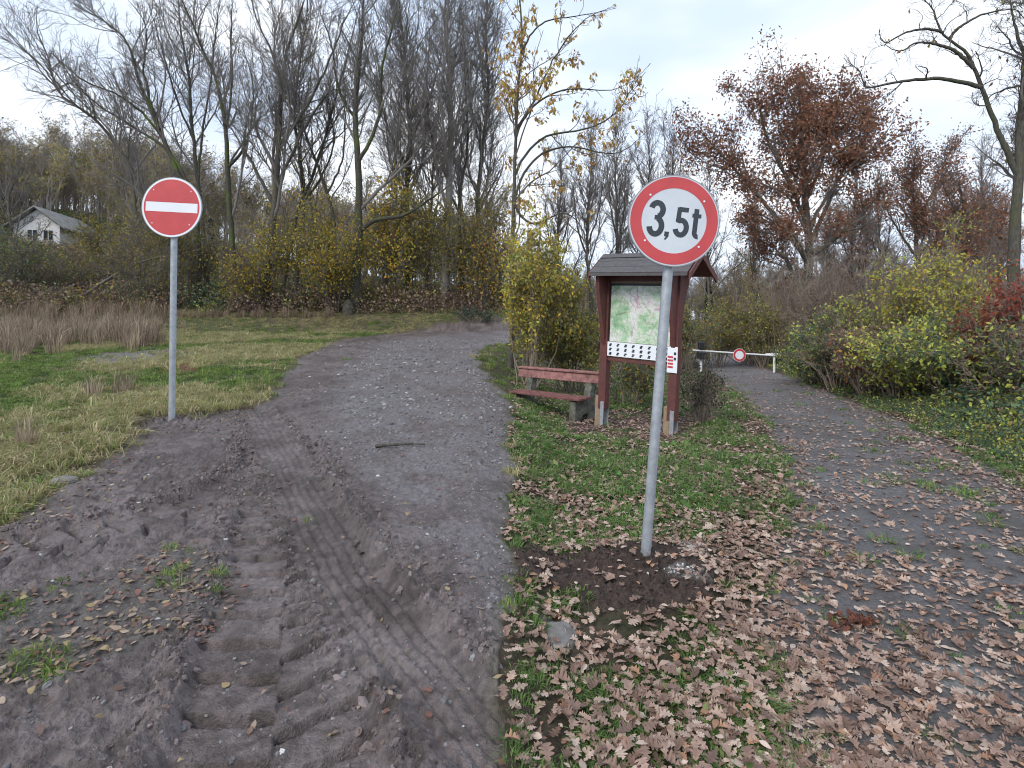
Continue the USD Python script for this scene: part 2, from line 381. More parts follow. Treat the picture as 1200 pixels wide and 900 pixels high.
mat('map_print', {
    'g': ('texture_coordinate', {}), 'n': ('noise_texture', {'scale': 2.6, 'detail': 7.0, 'roughness': 0.6, 'distortion': 0.5}),
    'n2': ('noise_texture', {'scale': 24.0, 'detail': 5.0, 'roughness': 0.7}), 'v': ('voronoi_texture', {'scale': 6.0, 'feature': 'distance_to_edge'}),
    'r': ('rgb_ramp', {'ramp': [(0.30, (0.22, 0.42, 0.24)), (0.42, (0.36, 0.54, 0.34)), (0.47, (0.52, 0.64, 0.47)), (0.53, (0.68, 0.70, 0.64)), (0.58, (0.70, 0.68, 0.66)), (0.64, (0.62, 0.42, 0.48)), (0.72, (0.60, 0.50, 0.52))]}),
    'r2': ('rgb_ramp', {'ramp': [(0.42, (0.68, 0.70, 0.68)), (0.52, (1.0, 1.0, 1.0))]}),
    'r3': ('rgb_ramp', {'ramp': [(0.0, (0.75, 0.55, 0.6)), (0.012, (0.75, 0.55, 0.6)), (0.022, (1, 1, 1))]}),
    'm': ('mix_color', {'blend_type': 'multiply', 'fac': 0.8}), 'm2': ('mix_color', {'blend_type': 'multiply', 'fac': 0.8}),
    'p': ('principled_bsdf', {'roughness': 0.3})},
    [('g.object', 'n.vector'), ('g.object', 'n2.vector'), ('g.object', 'v.vector'), ('n.fac', 'r.fac'), ('n2.fac', 'r2.fac'), ('v.distance', 'r3.fac'), ('r.color', 'm.a'), ('r2.color', 'm.b'), ('m.result', 'm2.a'), ('r3.color', 'm2.b'), ('m2.result', 'p.base_color')], surface='p.BSDF')

# ------------------------------------------------------------------ ground sheets (one grid, split by what the surface is)
sc = np.linspace(-1.0, 1.0, 720)
sc = np.concatenate([-1 - np.cumsum(np.geomspace(0.004, 0.9, 26))[::-1], sc, 1 + np.cumsum(np.geomspace(0.004, 0.9, 26))])
ys = [0.9]
while ys[-1] < 420: ys.append(ys[-1] * (1 + 0.0046 * max(1, ys[-1] / 2.4) ** 0.62))
ys = np.array(ys)
gx = (sc[None] * ys[:, None]).ravel(); gy = np.repeat(ys, len(sc))
zz, gm = ground_z(gx, gy)
gv = np.stack([gx, gy, zz], 1)
nr, nc = len(ys), len(sc)
ii = (np.arange(nr - 1)[:, None] * nc + np.arange(nc - 1)[None]).ravel()
gf = np.vstack([np.stack([ii, ii + 1, ii + nc + 1], 1), np.stack([ii, ii + nc + 1, ii + nc], 1)])
gn = normals_of(gv, gf)
gcol = ground_colour(gx, gy, gm)
cls = np.where(gm['dug'] > 0.5, 4, np.where(gm['path'] > 0.5, 3, np.where(gm['right'], 2, np.where(gm['road'] > 0.5, 1, 0))))
cls = np.where((gy > 60), 0, cls)
fc = cls[gf[:, 0]]
ground_prims = {}
for k, (name, material) in enumerate((('meadow', 'soil'), ('muddy_road', 'mud'), ('lawn', 'soil'), ('path', 'gravel'), ('dug_soil', 'soil'))):
    f = gf[fc == k]; u, inv = np.unique(f, return_inverse=True)
    ground_prims[name] = tag(robj(name, (gv[u], inv.reshape(-1, 3)), material, None, gn[u], gcol[u]), kind='structure')
# the ground goes on behind and beside the camera
bx, by = np.meshgrid(np.linspace(-60, 60, 121), np.linspace(-40, 0.95, 60)); bx, by = bx.ravel(), by.ravel()
bz = np.zeros_like(bx) + 0.10 * (n2(bx, by, 1.1, 3, 11) - 0.5) - 0.03
bi = (np.arange(59)[:, None] * 121 + np.arange(120)[None]).ravel()
bf = np.vstack([np.stack([bi, bi + 1, bi + 122], 1), np.stack([bi, bi + 122, bi + 121], 1)])
bmsk = fields(bx, by)
tag(robj('ground', (np.stack([bx, by, bz], 1), bf), 'soil', None, None, ground_colour(bx, by, bmsk)), kind='structure')

# ------------------------------------------------------------------ plant generator
def resample(pts, K):
    pts = np.asarray(pts, float); d = np.r_[0, np.cumsum(np.linalg.norm(np.diff(pts, axis=0), axis=1))]
    t = np.linspace(0, d[-1], K)
    from scipy.interpolate import PchipInterpolator
    return np.stack([PchipInterpolator(d, pts[:, k])(t) for k in range(3)], 1)

def tubes(Pt, R, m):
    """Pt (N,K,3), R (N,K) -> vertices, faces"""
    N, K, _ = Pt.shape
    T = np.gradient(Pt, axis=1); T /= np.maximum(np.linalg.norm(T, axis=2, keepdims=True), 1e-9)
    ref = np.where(np.abs(T[:, :1, 2:3]) > 0.8, [[[1.0, 0.13, 0.0]]], [[[0.0, 0.07, 1.0]]])
    A = np.cross(T, ref); A /= np.maximum(np.linalg.norm(A, axis=2, keepdims=True), 1e-9)
    B = np.cross(T, A)
    th = np.arange(m) / m * 2 * np.pi
    V = Pt[:, :, None] + R[:, :, None, None] * (A[:, :, None] * np.cos(th)[None, None, :, None] + B[:, :, None] * np.sin(th)[None, None, :, None])
    base = (np.arange(N)[:, None, None] * K + np.arange(K - 1)[None, :, None]) * m
    a = base + np.arange(m)[None, None]; b = base + (np.arange(m)[None, None] + 1) % m
    f = np.concatenate([np.stack([a, b, b + m], -1).reshape(-1, 3), np.stack([a, b + m, a + m], -1).reshape(-1, 3)])
    return V.reshape(-1, 3), f

def join(parts):
    vs, fs, o = [], [], 0
    for v, f in parts:
        vs.append(v); fs.append(f + o); o += len(v)
    return (np.vstack(vs), np.vstack(fs)) if vs else (np.zeros((0, 3)), np.zeros((0, 3), int))

def spawn(Pt, R, rng, n, K, t0=0.2, t1=1.0, lr=0.45, ang=(25, 60), up=0.15, lift=0.05, curve=0.18, rr=0.6, tip=0.004, lmin=0.1, bias=None, droop_len=True):
    N, Kp, _ = Pt.shape
    seg = np.linalg.norm(np.diff(Pt, axis=1), axis=2); Ln = seg.sum(1)
    idx = rng.choice(N, n, p=Ln / Ln.sum())
    t = t0 + (t1 - t0) * rng.random(n) ** 0.85
    q = t * (Kp - 1); i0 = np.minimum(q.astype(int), Kp - 2); fr = (q - i0)[:, None]
    pos = Pt[idx, i0] * (1 - fr) + Pt[idx, i0 + 1] * fr
    T = Pt[idx, i0 + 1] - Pt[idx, i0]; T /= np.maximum(np.linalg.norm(T, axis=1, keepdims=True), 1e-9)
    rad = R[idx, i0] * (1 - fr[:, 0]) + R[idx, i0 + 1] * fr[:, 0]
    rnd = rng.normal(size=(n, 3)); pr = np.cross(T, rnd); pr /= np.maximum(np.linalg.norm(pr, axis=1, keepdims=True), 1e-9)
    a = np.radians(rng.uniform(*ang, n))[:, None]
    d = np.cos(a) * T + np.sin(a) * pr + np.array([0, 0, up])
    if bias is not None: d = d + np.asarray(bias)
    d /= np.linalg.norm(d, axis=1, keepdims=True)
    ln = np.maximum(lr * Ln[idx] * (1.05 - 0.65 * t) * rng.uniform(0.55, 1.25, n), lmin)
    out = np.zeros((n, K, 3)); out[:, 0] = pos
    st = (ln / (K - 1))[:, None]
    for k in range(1, K):
        out[:, k] = out[:, k - 1] + d * st
        d = d + rng.normal(size=(n, 3)) * curve + np.array([0, 0, lift]); d /= np.linalg.norm(d, axis=1, keepdims=True)
    r0 = np.minimum(rad * rr, 0.02 * ln + 0.004)
    r0 = np.maximum(r0, tip)
    w = np.linspace(0, 1, K)[None]
    return out, r0[:, None] * (1 - w) + np.minimum(tip, r0)[:, None] * w

def stems(list_of_pts, r0, r1, K=22, wob=0.0, rng=None, flare=0.5, power=1.0):
    Pt = np.stack([resample(p, K) for p in list_of_pts])
    if wob: Pt[:, 1:-1] += rng.normal(size=Pt[:, 1:-1].shape) * wob * np.array([1, 1, 0.3])
    w = np.linspace(0, 1, K)[None]
    r0 = np.broadcast_to(np.asarray(r0, float), (len(Pt),))[:, None]; r1 = np.broadcast_to(np.asarray(r1, float), (len(Pt),))[:, None]
    return Pt, (np.maximum(r0 - r1, 0) * (1 - w) ** power + r1) * (1 + flare * np.exp(-w * 22))

def leaf_quads(pos, rng, size, palette, weights=None, hang=0.0, width=0.5, jitter=0.18):
    n = len(pos)
    d = rng.normal(size=(n, 3)); d[:, 2] -= hang * 2.5; d /= np.linalg.norm(d, axis=1, keepdims=True)
    s = np.cross(d, rng.normal(size=(n, 3))); s /= np.maximum(np.linalg.norm(s, axis=1, keepdims=True), 1e-9)
    up = np.cross(d, s)
    sz = (size * rng.uniform(0.6, 1.35, n))[:, None]
    V = np.stack([pos, pos + d * sz * 0.5 + s * sz * width * 0.5 + up * sz * 0.1, pos + d * sz, pos + d * sz * 0.5 - s * sz * width * 0.5 + up * sz * 0.1], 1)
    b = (np.arange(n) * 4)[:, None]
    f = np.vstack([b + [0, 1, 2], b + [0, 2, 3]])
    pal = np.asarray(palette, float)
    c = pal[rng.choice(len(pal), n, p=weights)] * rng.uniform(1 - jitter, 1 + jitter, (n, 1)) * rng.uniform(0.93, 1.07, (n, 3))
    return V.reshape(-1, 3), f, np.repeat(c, 4, axis=0)

def sample_on(Pt, rng, n, spread, t0=0.3):
    N, K, _ = Pt.shape
    i = rng.integers(0, N, n); q = (t0 + (1 - t0) * rng.random(n)) * (K - 1); k = np.minimum(q.astype(int), K - 2); fr = (q - k)[:, None]
    return Pt[i, k] * (1 - fr) + Pt[i, k + 1] * fr + rng.normal(size=(n, 3)) * spread

def put_plant(name, label, category, trunk, levels, trunk_mat='bark', twig_mat='twig', leaf=None, group=None, keep=None, tsides=9, trunk_name='trunk', crown_name='branches'):
    """trunk: (Pt, R); levels: list of (Pt, R, sides); leaf: (v, f, tint)"""
    origin = trunk[0][0, 0].copy()
    t = thing(name, label, category, origin, group=group)
    if len(trunk[0]) > 1 and trunk_name != 'stem':
        for k in range(len(trunk[0])):
            v, f = tubes(trunk[0][k:k + 1], trunk[1][k:k + 1], tsides); robj(trunk_name, (v - origin, f), trunk_mat, t, normals_of(v, f))
    else:
        v, f = tubes(*trunk, tsides)
        robj(trunk_name, (v - origin, f), trunk_mat, t, normals_of(v, f))
    parts = []
    for Pt, R, m in levels:
        if keep is not None:
            k = keep(Pt[:, -1]); Pt, R = Pt[k], R[k]
        if len(Pt): parts.append(tubes(Pt, R, m))
    v, f = join(parts)
    if len(v): robj(crown_name, (v - origin, f), twig_mat, t, normals_of(v, f))
    if leaf is not None:
        robj('foliage', (leaf[0] - origin, leaf[1]), 'leaf', t, None, leaf[2])
    return t

OLIVE = [(0.19, 0.17, 0.045), (0.27, 0.23, 0.05), (0.14, 0.14, 0.05), (0.34, 0.26, 0.05), (0.20, 0.14, 0.055)]
YELLOW = [(0.48, 0.36, 0.045), (0.58, 0.42, 0.06), (0.36, 0.32, 0.055), (0.27, 0.27, 0.06), (0.50, 0.28, 0.045)]
LIME = [(0.46, 0.48, 0.10), (0.58, 0.56, 0.13), (0.33, 0.39, 0.09), (0.25, 0.30, 0.085)]
RUST = [(0.25, 0.108, 0.062), (0.31, 0.145, 0.08), (0.17, 0.082, 0.055), (0.27, 0.155, 0.10)]
REDS = [(0.36, 0.065, 0.045), (0.28, 0.055, 0.045), (0.38, 0.13, 0.06), (0.19, 0.065, 0.04)]
IVY = [(0.065, 0.12, 0.06), (0.09, 0.155, 0.08), (0.13, 0.20, 0.10), (0.075, 0.135, 0.095), (0.28, 0.32, 0.09)]
BROWN = [(0.24, 0.165, 0.12), (0.33, 0.24, 0.17), (0.18, 0.13, 0.10)]

def bare_tree(name, label, limbs, r0, seed, Y=28.0, counts=(26, 150, 700, 1900), lean=0.0, up=0.22, tip=0.0075, r1=0.018, trunk_mat='bark', twig_mat='twig', leaf=None, lr=(0.44, 0.52, 0.6, 0.7), keep=None, group=None, t0=0.25, ang=(20, 52), category='tree', curve=0.13, more=(1.15, 1.1, 1.15, 1.25)):
    """limbs: pixel polylines of the stems that the eye follows, each [(px, py, depth offset), ...]; the first starts at the ground"""
    rng = np.random.default_rng(seed)
    pts, rad = [], []
    main = None
    for k, l in enumerate(limbs):
        q = [P(p[0], p[1], Y + (p[2] if len(p) > 2 else 0)) for p in l]
        if k == 0:
            q[0][2] = float(G(q[0][0], q[0][1])) - 0.1
            main = resample(q, 40); rad.append(r0)
            mr = r0 * (1 - np.linspace(0, 1, 40)) ** 0.85
        else:   # a limb starts as thick as its parent allows where it leaves it
            near = np.linalg.norm(main - q[0], axis=1); j = int(near.argmin())
            rad.append(min(0.62 * mr[j] + 0.01, 0.6 * r0) if near[j] < 1.5 else 0.22 * r0)
            q[0] = main[j] if near[j] < 0.6 * Y / 28 else q[0]
        pts.append(q)
    trunk = stems(pts, rad, r1 * 0.6, K=26, wob=0.02 * Y / 28, rng=rng, flare=0.0, power=0.85)
    trunk[1][0] *= 1 + 0.35 * np.exp(-np.linspace(0, 1, 26) * 22)
    counts = tuple(int(c * f) for c, f in zip(counts, more))
    l1 = spawn(*trunk, rng, counts[0], 12, t0=t0, lr=lr[0], ang=ang, up=up, lift=0.05, curve=curve, tip=tip * 1.6, rr=0.55)
    b1 = (np.concatenate([trunk[0][:, 8:], ]), trunk[1][:, 8:])
    l2 = spawn(*l1, rng, counts[1], 9, t0=0.15, lr=lr[1], ang=(22, 58), up=up * 0.9, lift=0.04, curve=curve * 1.1, tip=tip * 1.2)
    l2b = spawn(*b1, rng, counts[1] // 2, 9, t0=0.25, lr=lr[0] * 0.45, ang=(25, 60), up=up, lift=0.05, curve=curve * 1.1, tip=tip * 1.2)
    A = np.concatenate([l2[0], l2b[0]]), np.concatenate([l2[1], l2b[1]])
    l3 = spawn(*A, rng, counts[2], 4, t0=0.15, lr=lr[2], ang=(22, 58), up=up * 0.7, lift=0.03, curve=curve * 1.2, tip=tip, lmin=0.25)
    k4 = 2 if Y > 20 else 3
    l4 = spawn(*l3, rng, counts[3], k4, t0=0.1, lr=lr[3], ang=(20, 60), up=up * 0.6, lift=0.0, curve=curve * 1.2, tip=tip * 0.85, lmin=0.22)
    lv = [(l1[0], l1[1], 6), (A[0], A[1], 4), (l3[0], l3[1], 3), (l4[0], l4[1], 3)]
    lf = None
    if leaf:
        n, size, pal, spread, hang, level = leaf
        src = {'twig': l4[0], 'all': np.concatenate([l4[0], l3[0][:, -k4:]]), 'limb': l3[0]}[level]
        if keep is not None: src = src[keep(src[:, -1])]
        lf = leaf_quads(sample_on(src, rng, n, spread), rng, size, pal, hang=hang)
    return put_plant(name, label, category, trunk, lv, trunk_mat, twig_mat, lf, group, keep)

def shrub(name, label, px, Y, height, width, seed, palette, nleaf=2500, leaf_size=0.07, nstem=14, counts=(90, 420, 700), twig_mat='twig_brown', base=None, spread=0.05, hang=0.2, group=None, category='shrub', up=0.25, weights=None, r0=0.02, tip=0.004, lean=(0, 0), stem_base=0.25, keep=None):
    rng = np.random.default_rng(seed)
    x = (px - 600) * Y / F; y = Y
    z = gz(x, y) if base is None else base
    pts = []
    for k in range(nstem):
        a = rng.uniform(0, 2 * np.pi); rr = width / 2 * math.sqrt(rng.random()); h = height * rng.uniform(0.6, 1.0) * (1 - 0.35 * (rr / (width / 2)) ** 2)
        b = np.array([x + rr * stem_base * math.cos(a), y + rr * stem_base * math.sin(a), z - 0.05])
        e = np.array([x + rr * math.cos(a) + lean[0] * h, y + rr * math.sin(a) + lean[1] * h, z + h])
        mid = b * 0.5 + e * 0.5 + np.array([math.cos(a), math.sin(a), 0]) * (-0.12 * rr) + rng.normal(size=3) * 0.06 * height
        pts.append([b, mid, e])
    trunk = stems(pts, r0, tip, K=12, wob=0.012, rng=rng, flare=0)
    l1 = spawn(*trunk, rng, counts[0], 6, t0=0.15, lr=0.45, ang=(20, 60), up=up, lift=0.03, curve=0.2, tip=tip, lmin=0.2)
    l2 = spawn(*l1, rng, int(counts[1] * 1.2), 4, t0=0.1, lr=0.5, ang=(20, 65), up=up * 0.6, lift=0.0, curve=0.22, tip=tip * 0.9, lmin=0.12)
    l3 = spawn(*l2, rng, int(counts[2] * 1.5), 2, t0=0.1, lr=0.6, ang=(20, 65), up=up * 0.3, lift=0.0, curve=0.22, tip=tip * 0.8, lmin=0.1)
    lf = None
    if nleaf:
        src = np.concatenate([l1[0][:, -2:], l2[0][:, 1:3], l2[0][:, 2:4], l3[0]])
        if keep is not None: src = src[keep(src[:, -1])]
        lf = leaf_quads(sample_on(src, rng, nleaf, spread, 0.1), rng, leaf_size, palette, weights=weights, hang=hang)
    return put_plant(name, label, category, trunk, [(l1[0], l1[1], 3), (l2[0], l2[1], 3), (l3[0], l3[1], 3)], twig_mat, twig_mat, lf, group, keep=keep, tsides=5, trunk_name='stem')

# ------------------------------------------------------------------ traffic signs
def traffic_sign(label, base_px, Y, centre_px, radius, pole_r, kind, tilt_deg, top_extra=0.2):
    bx_, by_ = (base_px[0] - 600) * Y / F, Y
    z0 = gz(bx_, by_) - 0.05
    o = np.array([bx_, by_, z0]); c = P(*centre_px, Y) - o
    t = thing('traffic_sign', label, 'traffic sign', o)
    d = c / np.linalg.norm(c)
    obj('pole', cyl((0, 0, -0.2), c + d * top_extra, pole_r, 32), 'galvanised', t)
    obj('pole_cap', cyl(c + d * top_extra, c + d * (top_extra + 0.012), pole_r * 1.08, 32), 'black_paint', t)
    yf = c[1] - pole_r - 0.02
    def disc(r, y0, y1, n=96):
        m = trimesh.creation.cylinder(r, abs(y1 - y0), sections=n); m.apply_transform(trimesh.transformations.rotation_matrix(np.pi / 2, [1, 0, 0]))
        m.apply_translation((c[0], (y0 + y1) / 2, c[2])); return m
    def flat(shape, y, th):
        ms = []
        for g in getattr(shape, 'geoms', [shape]):
            m = trimesh.creation.extrude_polygon(g, th, engine='earcut'); v = m.vertices.copy()
            m.vertices = np.stack([v[:, 0] + c[0], y - v[:, 2], v[:, 1] + c[2]], 1); ms.append(m)
        return cat(ms)
    from shapely import affinity
    rot = lambda g: affinity.rotate(g, -tilt_deg, origin=(0, 0))
    circle = shapely.Point(0, 0).buffer(1.0, 64)
    obj('sign_plate', disc(radius, yf, yf + 0.004), 'sign_back', t)
    rim = affinity.scale(circle, radius, radius).difference(affinity.scale(circle, radius - 0.006, radius - 0.006))
    obj('rim', flat(rim, yf + 0.018, 0.021), 'sign_back', t)
    obj('white_face', flat(affinity.scale(circle, radius - 0.0065, radius - 0.0065), yf - 0.001, 0.001), 'sign_white' if kind == 'limit' else 'sign_bright', t)
    for zz_ in (-0.55, 0.55):
        b = box(-pole_r * 1.9, pole_r * 1.9, yf + 0.006, yf + pole_r * 2 + 0.03, -0.02, 0.02, 0.004); b.apply_translation((c[0] + d[0] / d[2] * zz_ * radius, 0, c[2] + zz_ * radius))
        obj('clamp', b, 'galvanised', t)
    if kind == 'noentry':
        red = affinity.scale(circle, radius * 0.925, radius * 0.925)
        bar = rot(shapely.box(-radius * 0.86, -radius * 0.155, radius * 0.86, radius * 0.155))
        obj('red_face', flat(red.difference(bar.buffer(0.0005)), yf - 0.002, 0.0015), 'sign_red', t)
        obj('white_bar', flat(bar, yf - 0.002, 0.0012), 'sign_bright', t)
        spots = [(-0.62, 0.55), (0.62, 0.55), (-0.62, -0.55), (0.62, -0.55)]
    else:
        ring = affinity.scale(circle, radius * 0.955, radius * 0.955).difference(affinity.scale(circle, radius * 0.71, radius * 0.71))
        obj('red_ring', flat(ring, yf - 0.002, 0.0015), 'sign_red', t)
        k = radius / 52.5
        def glyph(polys, name):
            obj(name, flat(rot(polys), yf - 0.002, 0.0012), 'sign_ink', t)
        def stroke(pts, w): return LineString([(p[0] * k, p[1] * k) for p in pts]).buffer(w * k / 2, cap_style='flat', join_style='round')
        def arc(cx, cy, rx, ry, a0, a1, n=22): return [(cx + rx * math.cos(math.radians(a)), cy + ry * math.sin(math.radians(a))) for a in np.linspace(a0, a1, n)]
        W_ = 6.4
        three = shapely.union_all([stroke(arc(-20.5, 10.5, 6.6, 7.8, 168, -75), W_), stroke(arc(-20.5, -8.3, 7.0, 9.2, 78, -172), W_), stroke([(-22.5, 1.6), (-18.4, 1.6)], 5.2)])
        glyph(three, 'digit')
        comma = Polygon([(p[0] * k, p[1] * k) for p in [(-9.3, -13.2), (-4.2, -13.2), (-4.2, -18.5), (-7.4, -23.0), (-9.0, -22.0), (-7.2, -18.6), (-9.3, -18.6)]])
        glyph(comma, 'comma')
        five = shapely.union_all([stroke([(15.4, 14.0), (4.6, 14.0)], 5.4), stroke([(5.2, 16.0), (4.6, -0.6)], 5.2), stroke([(3.4, 1.9)] + arc(8.6, -6.8, 6.3, 8.4, 110, -165), 6.0)])
        glyph(five, 'digit')
        tee = shapely.union_all([stroke([(24.6, 16.5), (24.6, -10.5)] + arc(28.4, -10.6, 3.8, 4.4, 180, 280), 5.4), stroke([(20.2, 8.6), (30.4, 8.6)], 4.6)])
        glyph(tee, 'letter')
        spots = [(-0.58, 0.50), (0.60, 0.50), (-0.58, -0.50), (0.60, -0.50)]
    for sx, sz in spots:
        q = rot(shapely.Point(sx * radius, sz * radius))
        m = trimesh.creation.cylinder(0.0065, 0.005, sections=12); m.apply_transform(trimesh.transformations.rotation_matrix(np.pi / 2, [1, 0, 0])); m.apply_translation((c[0] + q.x, yf - 0.004, c[2] + q.y))
        obj('rivet', m, 'sign_bright', t)
    return t

traffic_sign('round red no entry sign with white bar on grey pole in mud', (201, 495), 6.95, (204.5, 244), 0.374, 0.037, 'noentry', 3.0)
traffic_sign('round 3,5t weight limit sign with red ring on leaning grey pole', (753, 663), 3.68, (787, 260.5), 0.300, 0.033, 'limit', 7.0, 0.16)

# ------------------------------------------------------------------ information board with roof
Lp, Rp = np.array([(706 - 600) * 9.2 / F, 9.2]), np.array([(787 - 600) * 8.4 / F, 8.4])
udir = Rp - Lp; BW = np.linalg.norm(udir); bang = math.degrees(math.atan2(udir[1], udir[0]))
bz0 = (gz(*Lp) + gz(*Rp)) / 2
ib = thing('information_board', 'roofed dark red timber notice board with area map behind the weight sign', 'notice board', (*Lp, bz0), bang, tilt=2.6)
for k, u in enumerate((0.0, BW)):
    zb = gz(*(Lp if k == 0 else Rp)) - bz0
    post = prism([(-0.065, 0.30), (0.065, 0.30), (0.065, 2.60), (-0.065, 2.60)], 0.13); post.apply_translation((u, -0.065, 0))
    obj('post', post, 'red_timber', ib)
    # bracket that flares out to the front under the eave
    br = trimesh.creation.extrude_polygon(Polygon([(-0.067, 1.35), (-0.067, 2.55), (-0.34, 2.55), (-0.30, 2.22), (-0.10, 1.45)]), 0.06, engine='earcut')
    v = br.vertices.copy(); br.vertices = np.stack([v[:, 2] + u - 0.03, v[:, 0], v[:, 1]], 1); br.fix_normals()
    obj('bracket', br, 'red_timber', ib)
    bb = trimesh.creation.extrude_polygon(Polygon([(0.067, 1.7), (0.34, 2.45), (0.34, 2.55), (0.067, 2.55)]), 0.06, engine='earcut')
    v = bb.vertices.copy(); bb.vertices = np.stack([v[:, 2] + u - 0.03, v[:, 0], v[:, 1]], 1); bb.fix_normals()
    obj('bracket', bb, 'red_timber', ib)
    s = obj('post_shoe', box(u - 0.008, u + 0.055, -0.085, -0.070, zb - 0.15, zb + 0.44, 0.003), 'galvanised', ib)
    obj('post_shoe', box(u - 0.055, u + 0.055, 0.070, 0.085, zb - 0.15, zb + 0.44, 0.003), 'galvanised', ib)
    obj('post_stub', box(u - 0.125, u - 0.02, -0.055, 0.055, zb - 0.15, 0.50, 0.006), 'raw_timber', ib)
obj('header_beam', box(-0.02, BW + 0.02, -0.05, 0.05, 2.40, 2.52, 0.006), 'red_timber', ib)
obj('lower_rail', box(0.066, BW - 0.066, -0.045, 0.045, 1.10, 1.155, 0.005), 'red_timber', ib)
obj('backing_board', box(0.068, BW - 0.068, -0.012, 0.03, 1.157, 2.397), 'raw_timber', ib)
obj('area_map', box(0.085, BW - 0.085, -0.022, -0.013, 1.42, 2.33), 'map_print', ib)
obj('map_frame', cat([box(0.068, BW - 0.068, -0.035, -0.0125, 2.331, 2.365), box(0.068, 0.084, -0.035, -0.0125, 1.4, 2.33)]), 'black_paint', ib)
pst = obj('pictogram_sheet', box(0.072, BW - 0.10, -0.062, -0.050, 1.185, 1.415), 'sign_bright', ib)
rng = np.random.default_rng(5)
icons = []
for r in range(3):
    for k in range(8):
        x0 = 0.105 + k * 0.138; z0_ = 1.203 + r * 0.071
        icons += [box(x0, x0 + 0.028 + 0.02 * rng.random(), -0.065, -0.0621, z0_, z0_ + 0.020 + 0.014 * rng.random()), box(x0 + 0.012, x0 + 0.05, -0.0665, -0.0655, z0_ + 0.024, z0_ + 0.046)]
obj('pictograms', cat(icons), 'sign_ink', pst)
n2sheet = obj('side_notice', box(BW - 0.085, BW + 0.075, -0.085, -0.075, 1.03, 1.42), 'sign_bright', ib)
obj('red_print', cat([box(BW - 0.075, BW + 0.01, -0.088, -0.0855, 1.10 + 0.05 * k, 1.13 + 0.05 * k) for k in range(4)]), 'sign_red', n2sheet)
obj('dark_print', cat([box(BW + 0.02, BW + 0.055, -0.088, -0.0855, 1.22 + 0.08 * k, 1.26 + 0.08 * k) for k in range(2)]), 'sign_ink', n2sheet)
ze, zr_ = 2.50, 2.80
for sgn, ov in ((-1, 0.40), (1, 0.56)):
    q = np.array([[-0.10, sgn * ov, ze], [BW + 0.32, sgn * ov, ze], [BW + 0.32, 0.0, zr_], [-0.10, 0.0, zr_]])
    nrm = np.array([0, sgn * (zr_ - ze), ov]); nrm = nrm / np.linalg.norm(nrm)
    rows = 3
    for r in range(rows):       # overlapping felt courses
        a, b = r / rows, (r + 1.12) / rows if r < rows - 1 else 1.0
        lo0, lo1 = q[0] + (q[3] - q[0]) * a, q[1] + (q[2] - q[1]) * a
        hi0, hi1 = q[0] + (q[3] - q[0]) * b, q[1] + (q[2] - q[1]) * b
        pts = [lo0 + nrm * 0.026, lo1 + nrm * 0.026, hi0 + nrm * 0.022, hi1 + nrm * 0.022, lo0 + nrm * 0.021, lo1 + nrm * 0.021, hi0 + nrm * 0.0205, hi1 + nrm * 0.0205]
        obj('roof_course', trimesh.convex.convex_hull(np.array(pts)), 'slate', ib)
    dk = [p + nrm * h for p in q for h in (0.0, 0.02)]
    obj('roof_deck', trimesh.convex.convex_hull(np.array(dk)), 'red_timber', ib)
    for u in (-0.125, BW + 0.342):
        e = np.array([[u, sgn * (ov + 0.02), ze - 0.09], [u, 0.0, zr_ - 0.06], [u, 0.0, zr_ + 0.035], [u, sgn * (ov + 0.02), ze + 0.01]])
        e[:, 1] = np.where(np.abs(e[:, 1]) < 0.01, sgn * 0.001, e[:, 1])
        obj('bargeboard', trimesh.convex.convex_hull(np.vstack([e, e + [0.023, 0, 0]])), 'red_timber', ib)
obj('ridge_cap', trimesh.convex.convex_hull(np.array([[u, y, z] for u in (-0.11, BW + 0.35) for y, z in ((-0.09, zr_ - 0.02), (0.09, zr_ - 0.02), (0, zr_ + 0.05))])), 'slate', ib)
obj('fascia', box(-0.10, BW + 0.32, -0.424, -0.402, ze - 0.035, ze + 0.012), 'slate', ib)

# ------------------------------------------------------------------ bench
be = np.array([1.36, 9.75]); bdir = np.array([-0.74, 0.673])
bench = thing('park_bench', 'weathered red plank bench on mossy concrete supports left of the notice board', 'bench', (*be, gz(*be)), math.degrees(math.atan2(bdir[1], bdir[0])) - 180)
# local x runs back towards the near end (+x near), -y... the sitter faces local -y rotated
side = np.array([[0.02, 0.0], [0.16, 0.0], [0.20, 0.16], [0.40, 0.20], [0.44, 0.0], [0.62, 0.0], [0.60, 0.42], [0.70, 0.82], [0.58, 0.84], [0.47, 0.44], [0.06, 0.40]])
def bench_frame(x):
    m = trimesh.creation.extrude_polygon(Polygon(side).buffer(0.012), 0.13, engine='earcut').subdivide_to_size(0.07)
    v = m.vertices.copy(); m.vertices = np.stack([x + v[:, 2], -0.35 + v[:, 0], v[:, 1] - 0.04], 1)
    m.vertices += (noise(m.vertices * 12, 4)[:, None] - 0.5) * 0.018
    m.fix_normals(); return m
for k in range(2):
    obj('concrete_support', bench_frame(-0.20 - 1.38 * k), 'concrete', bench)
def plank(y0, y1, z0, z1, x0=-1.80, x1=0.02): return box(x0, x1, y0, y1, z0, z1, 0.006)
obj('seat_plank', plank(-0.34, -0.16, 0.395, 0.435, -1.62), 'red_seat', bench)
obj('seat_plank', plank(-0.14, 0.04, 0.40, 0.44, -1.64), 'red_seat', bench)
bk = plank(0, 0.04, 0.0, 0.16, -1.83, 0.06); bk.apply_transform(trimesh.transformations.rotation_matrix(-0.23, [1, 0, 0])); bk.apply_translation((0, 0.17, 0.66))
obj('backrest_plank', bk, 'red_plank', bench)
obj('backrest_cap', box(-1.83, 0.06, 0.17, 0.34, 0.822, 0.858, 0.006), 'red_plank', bench)

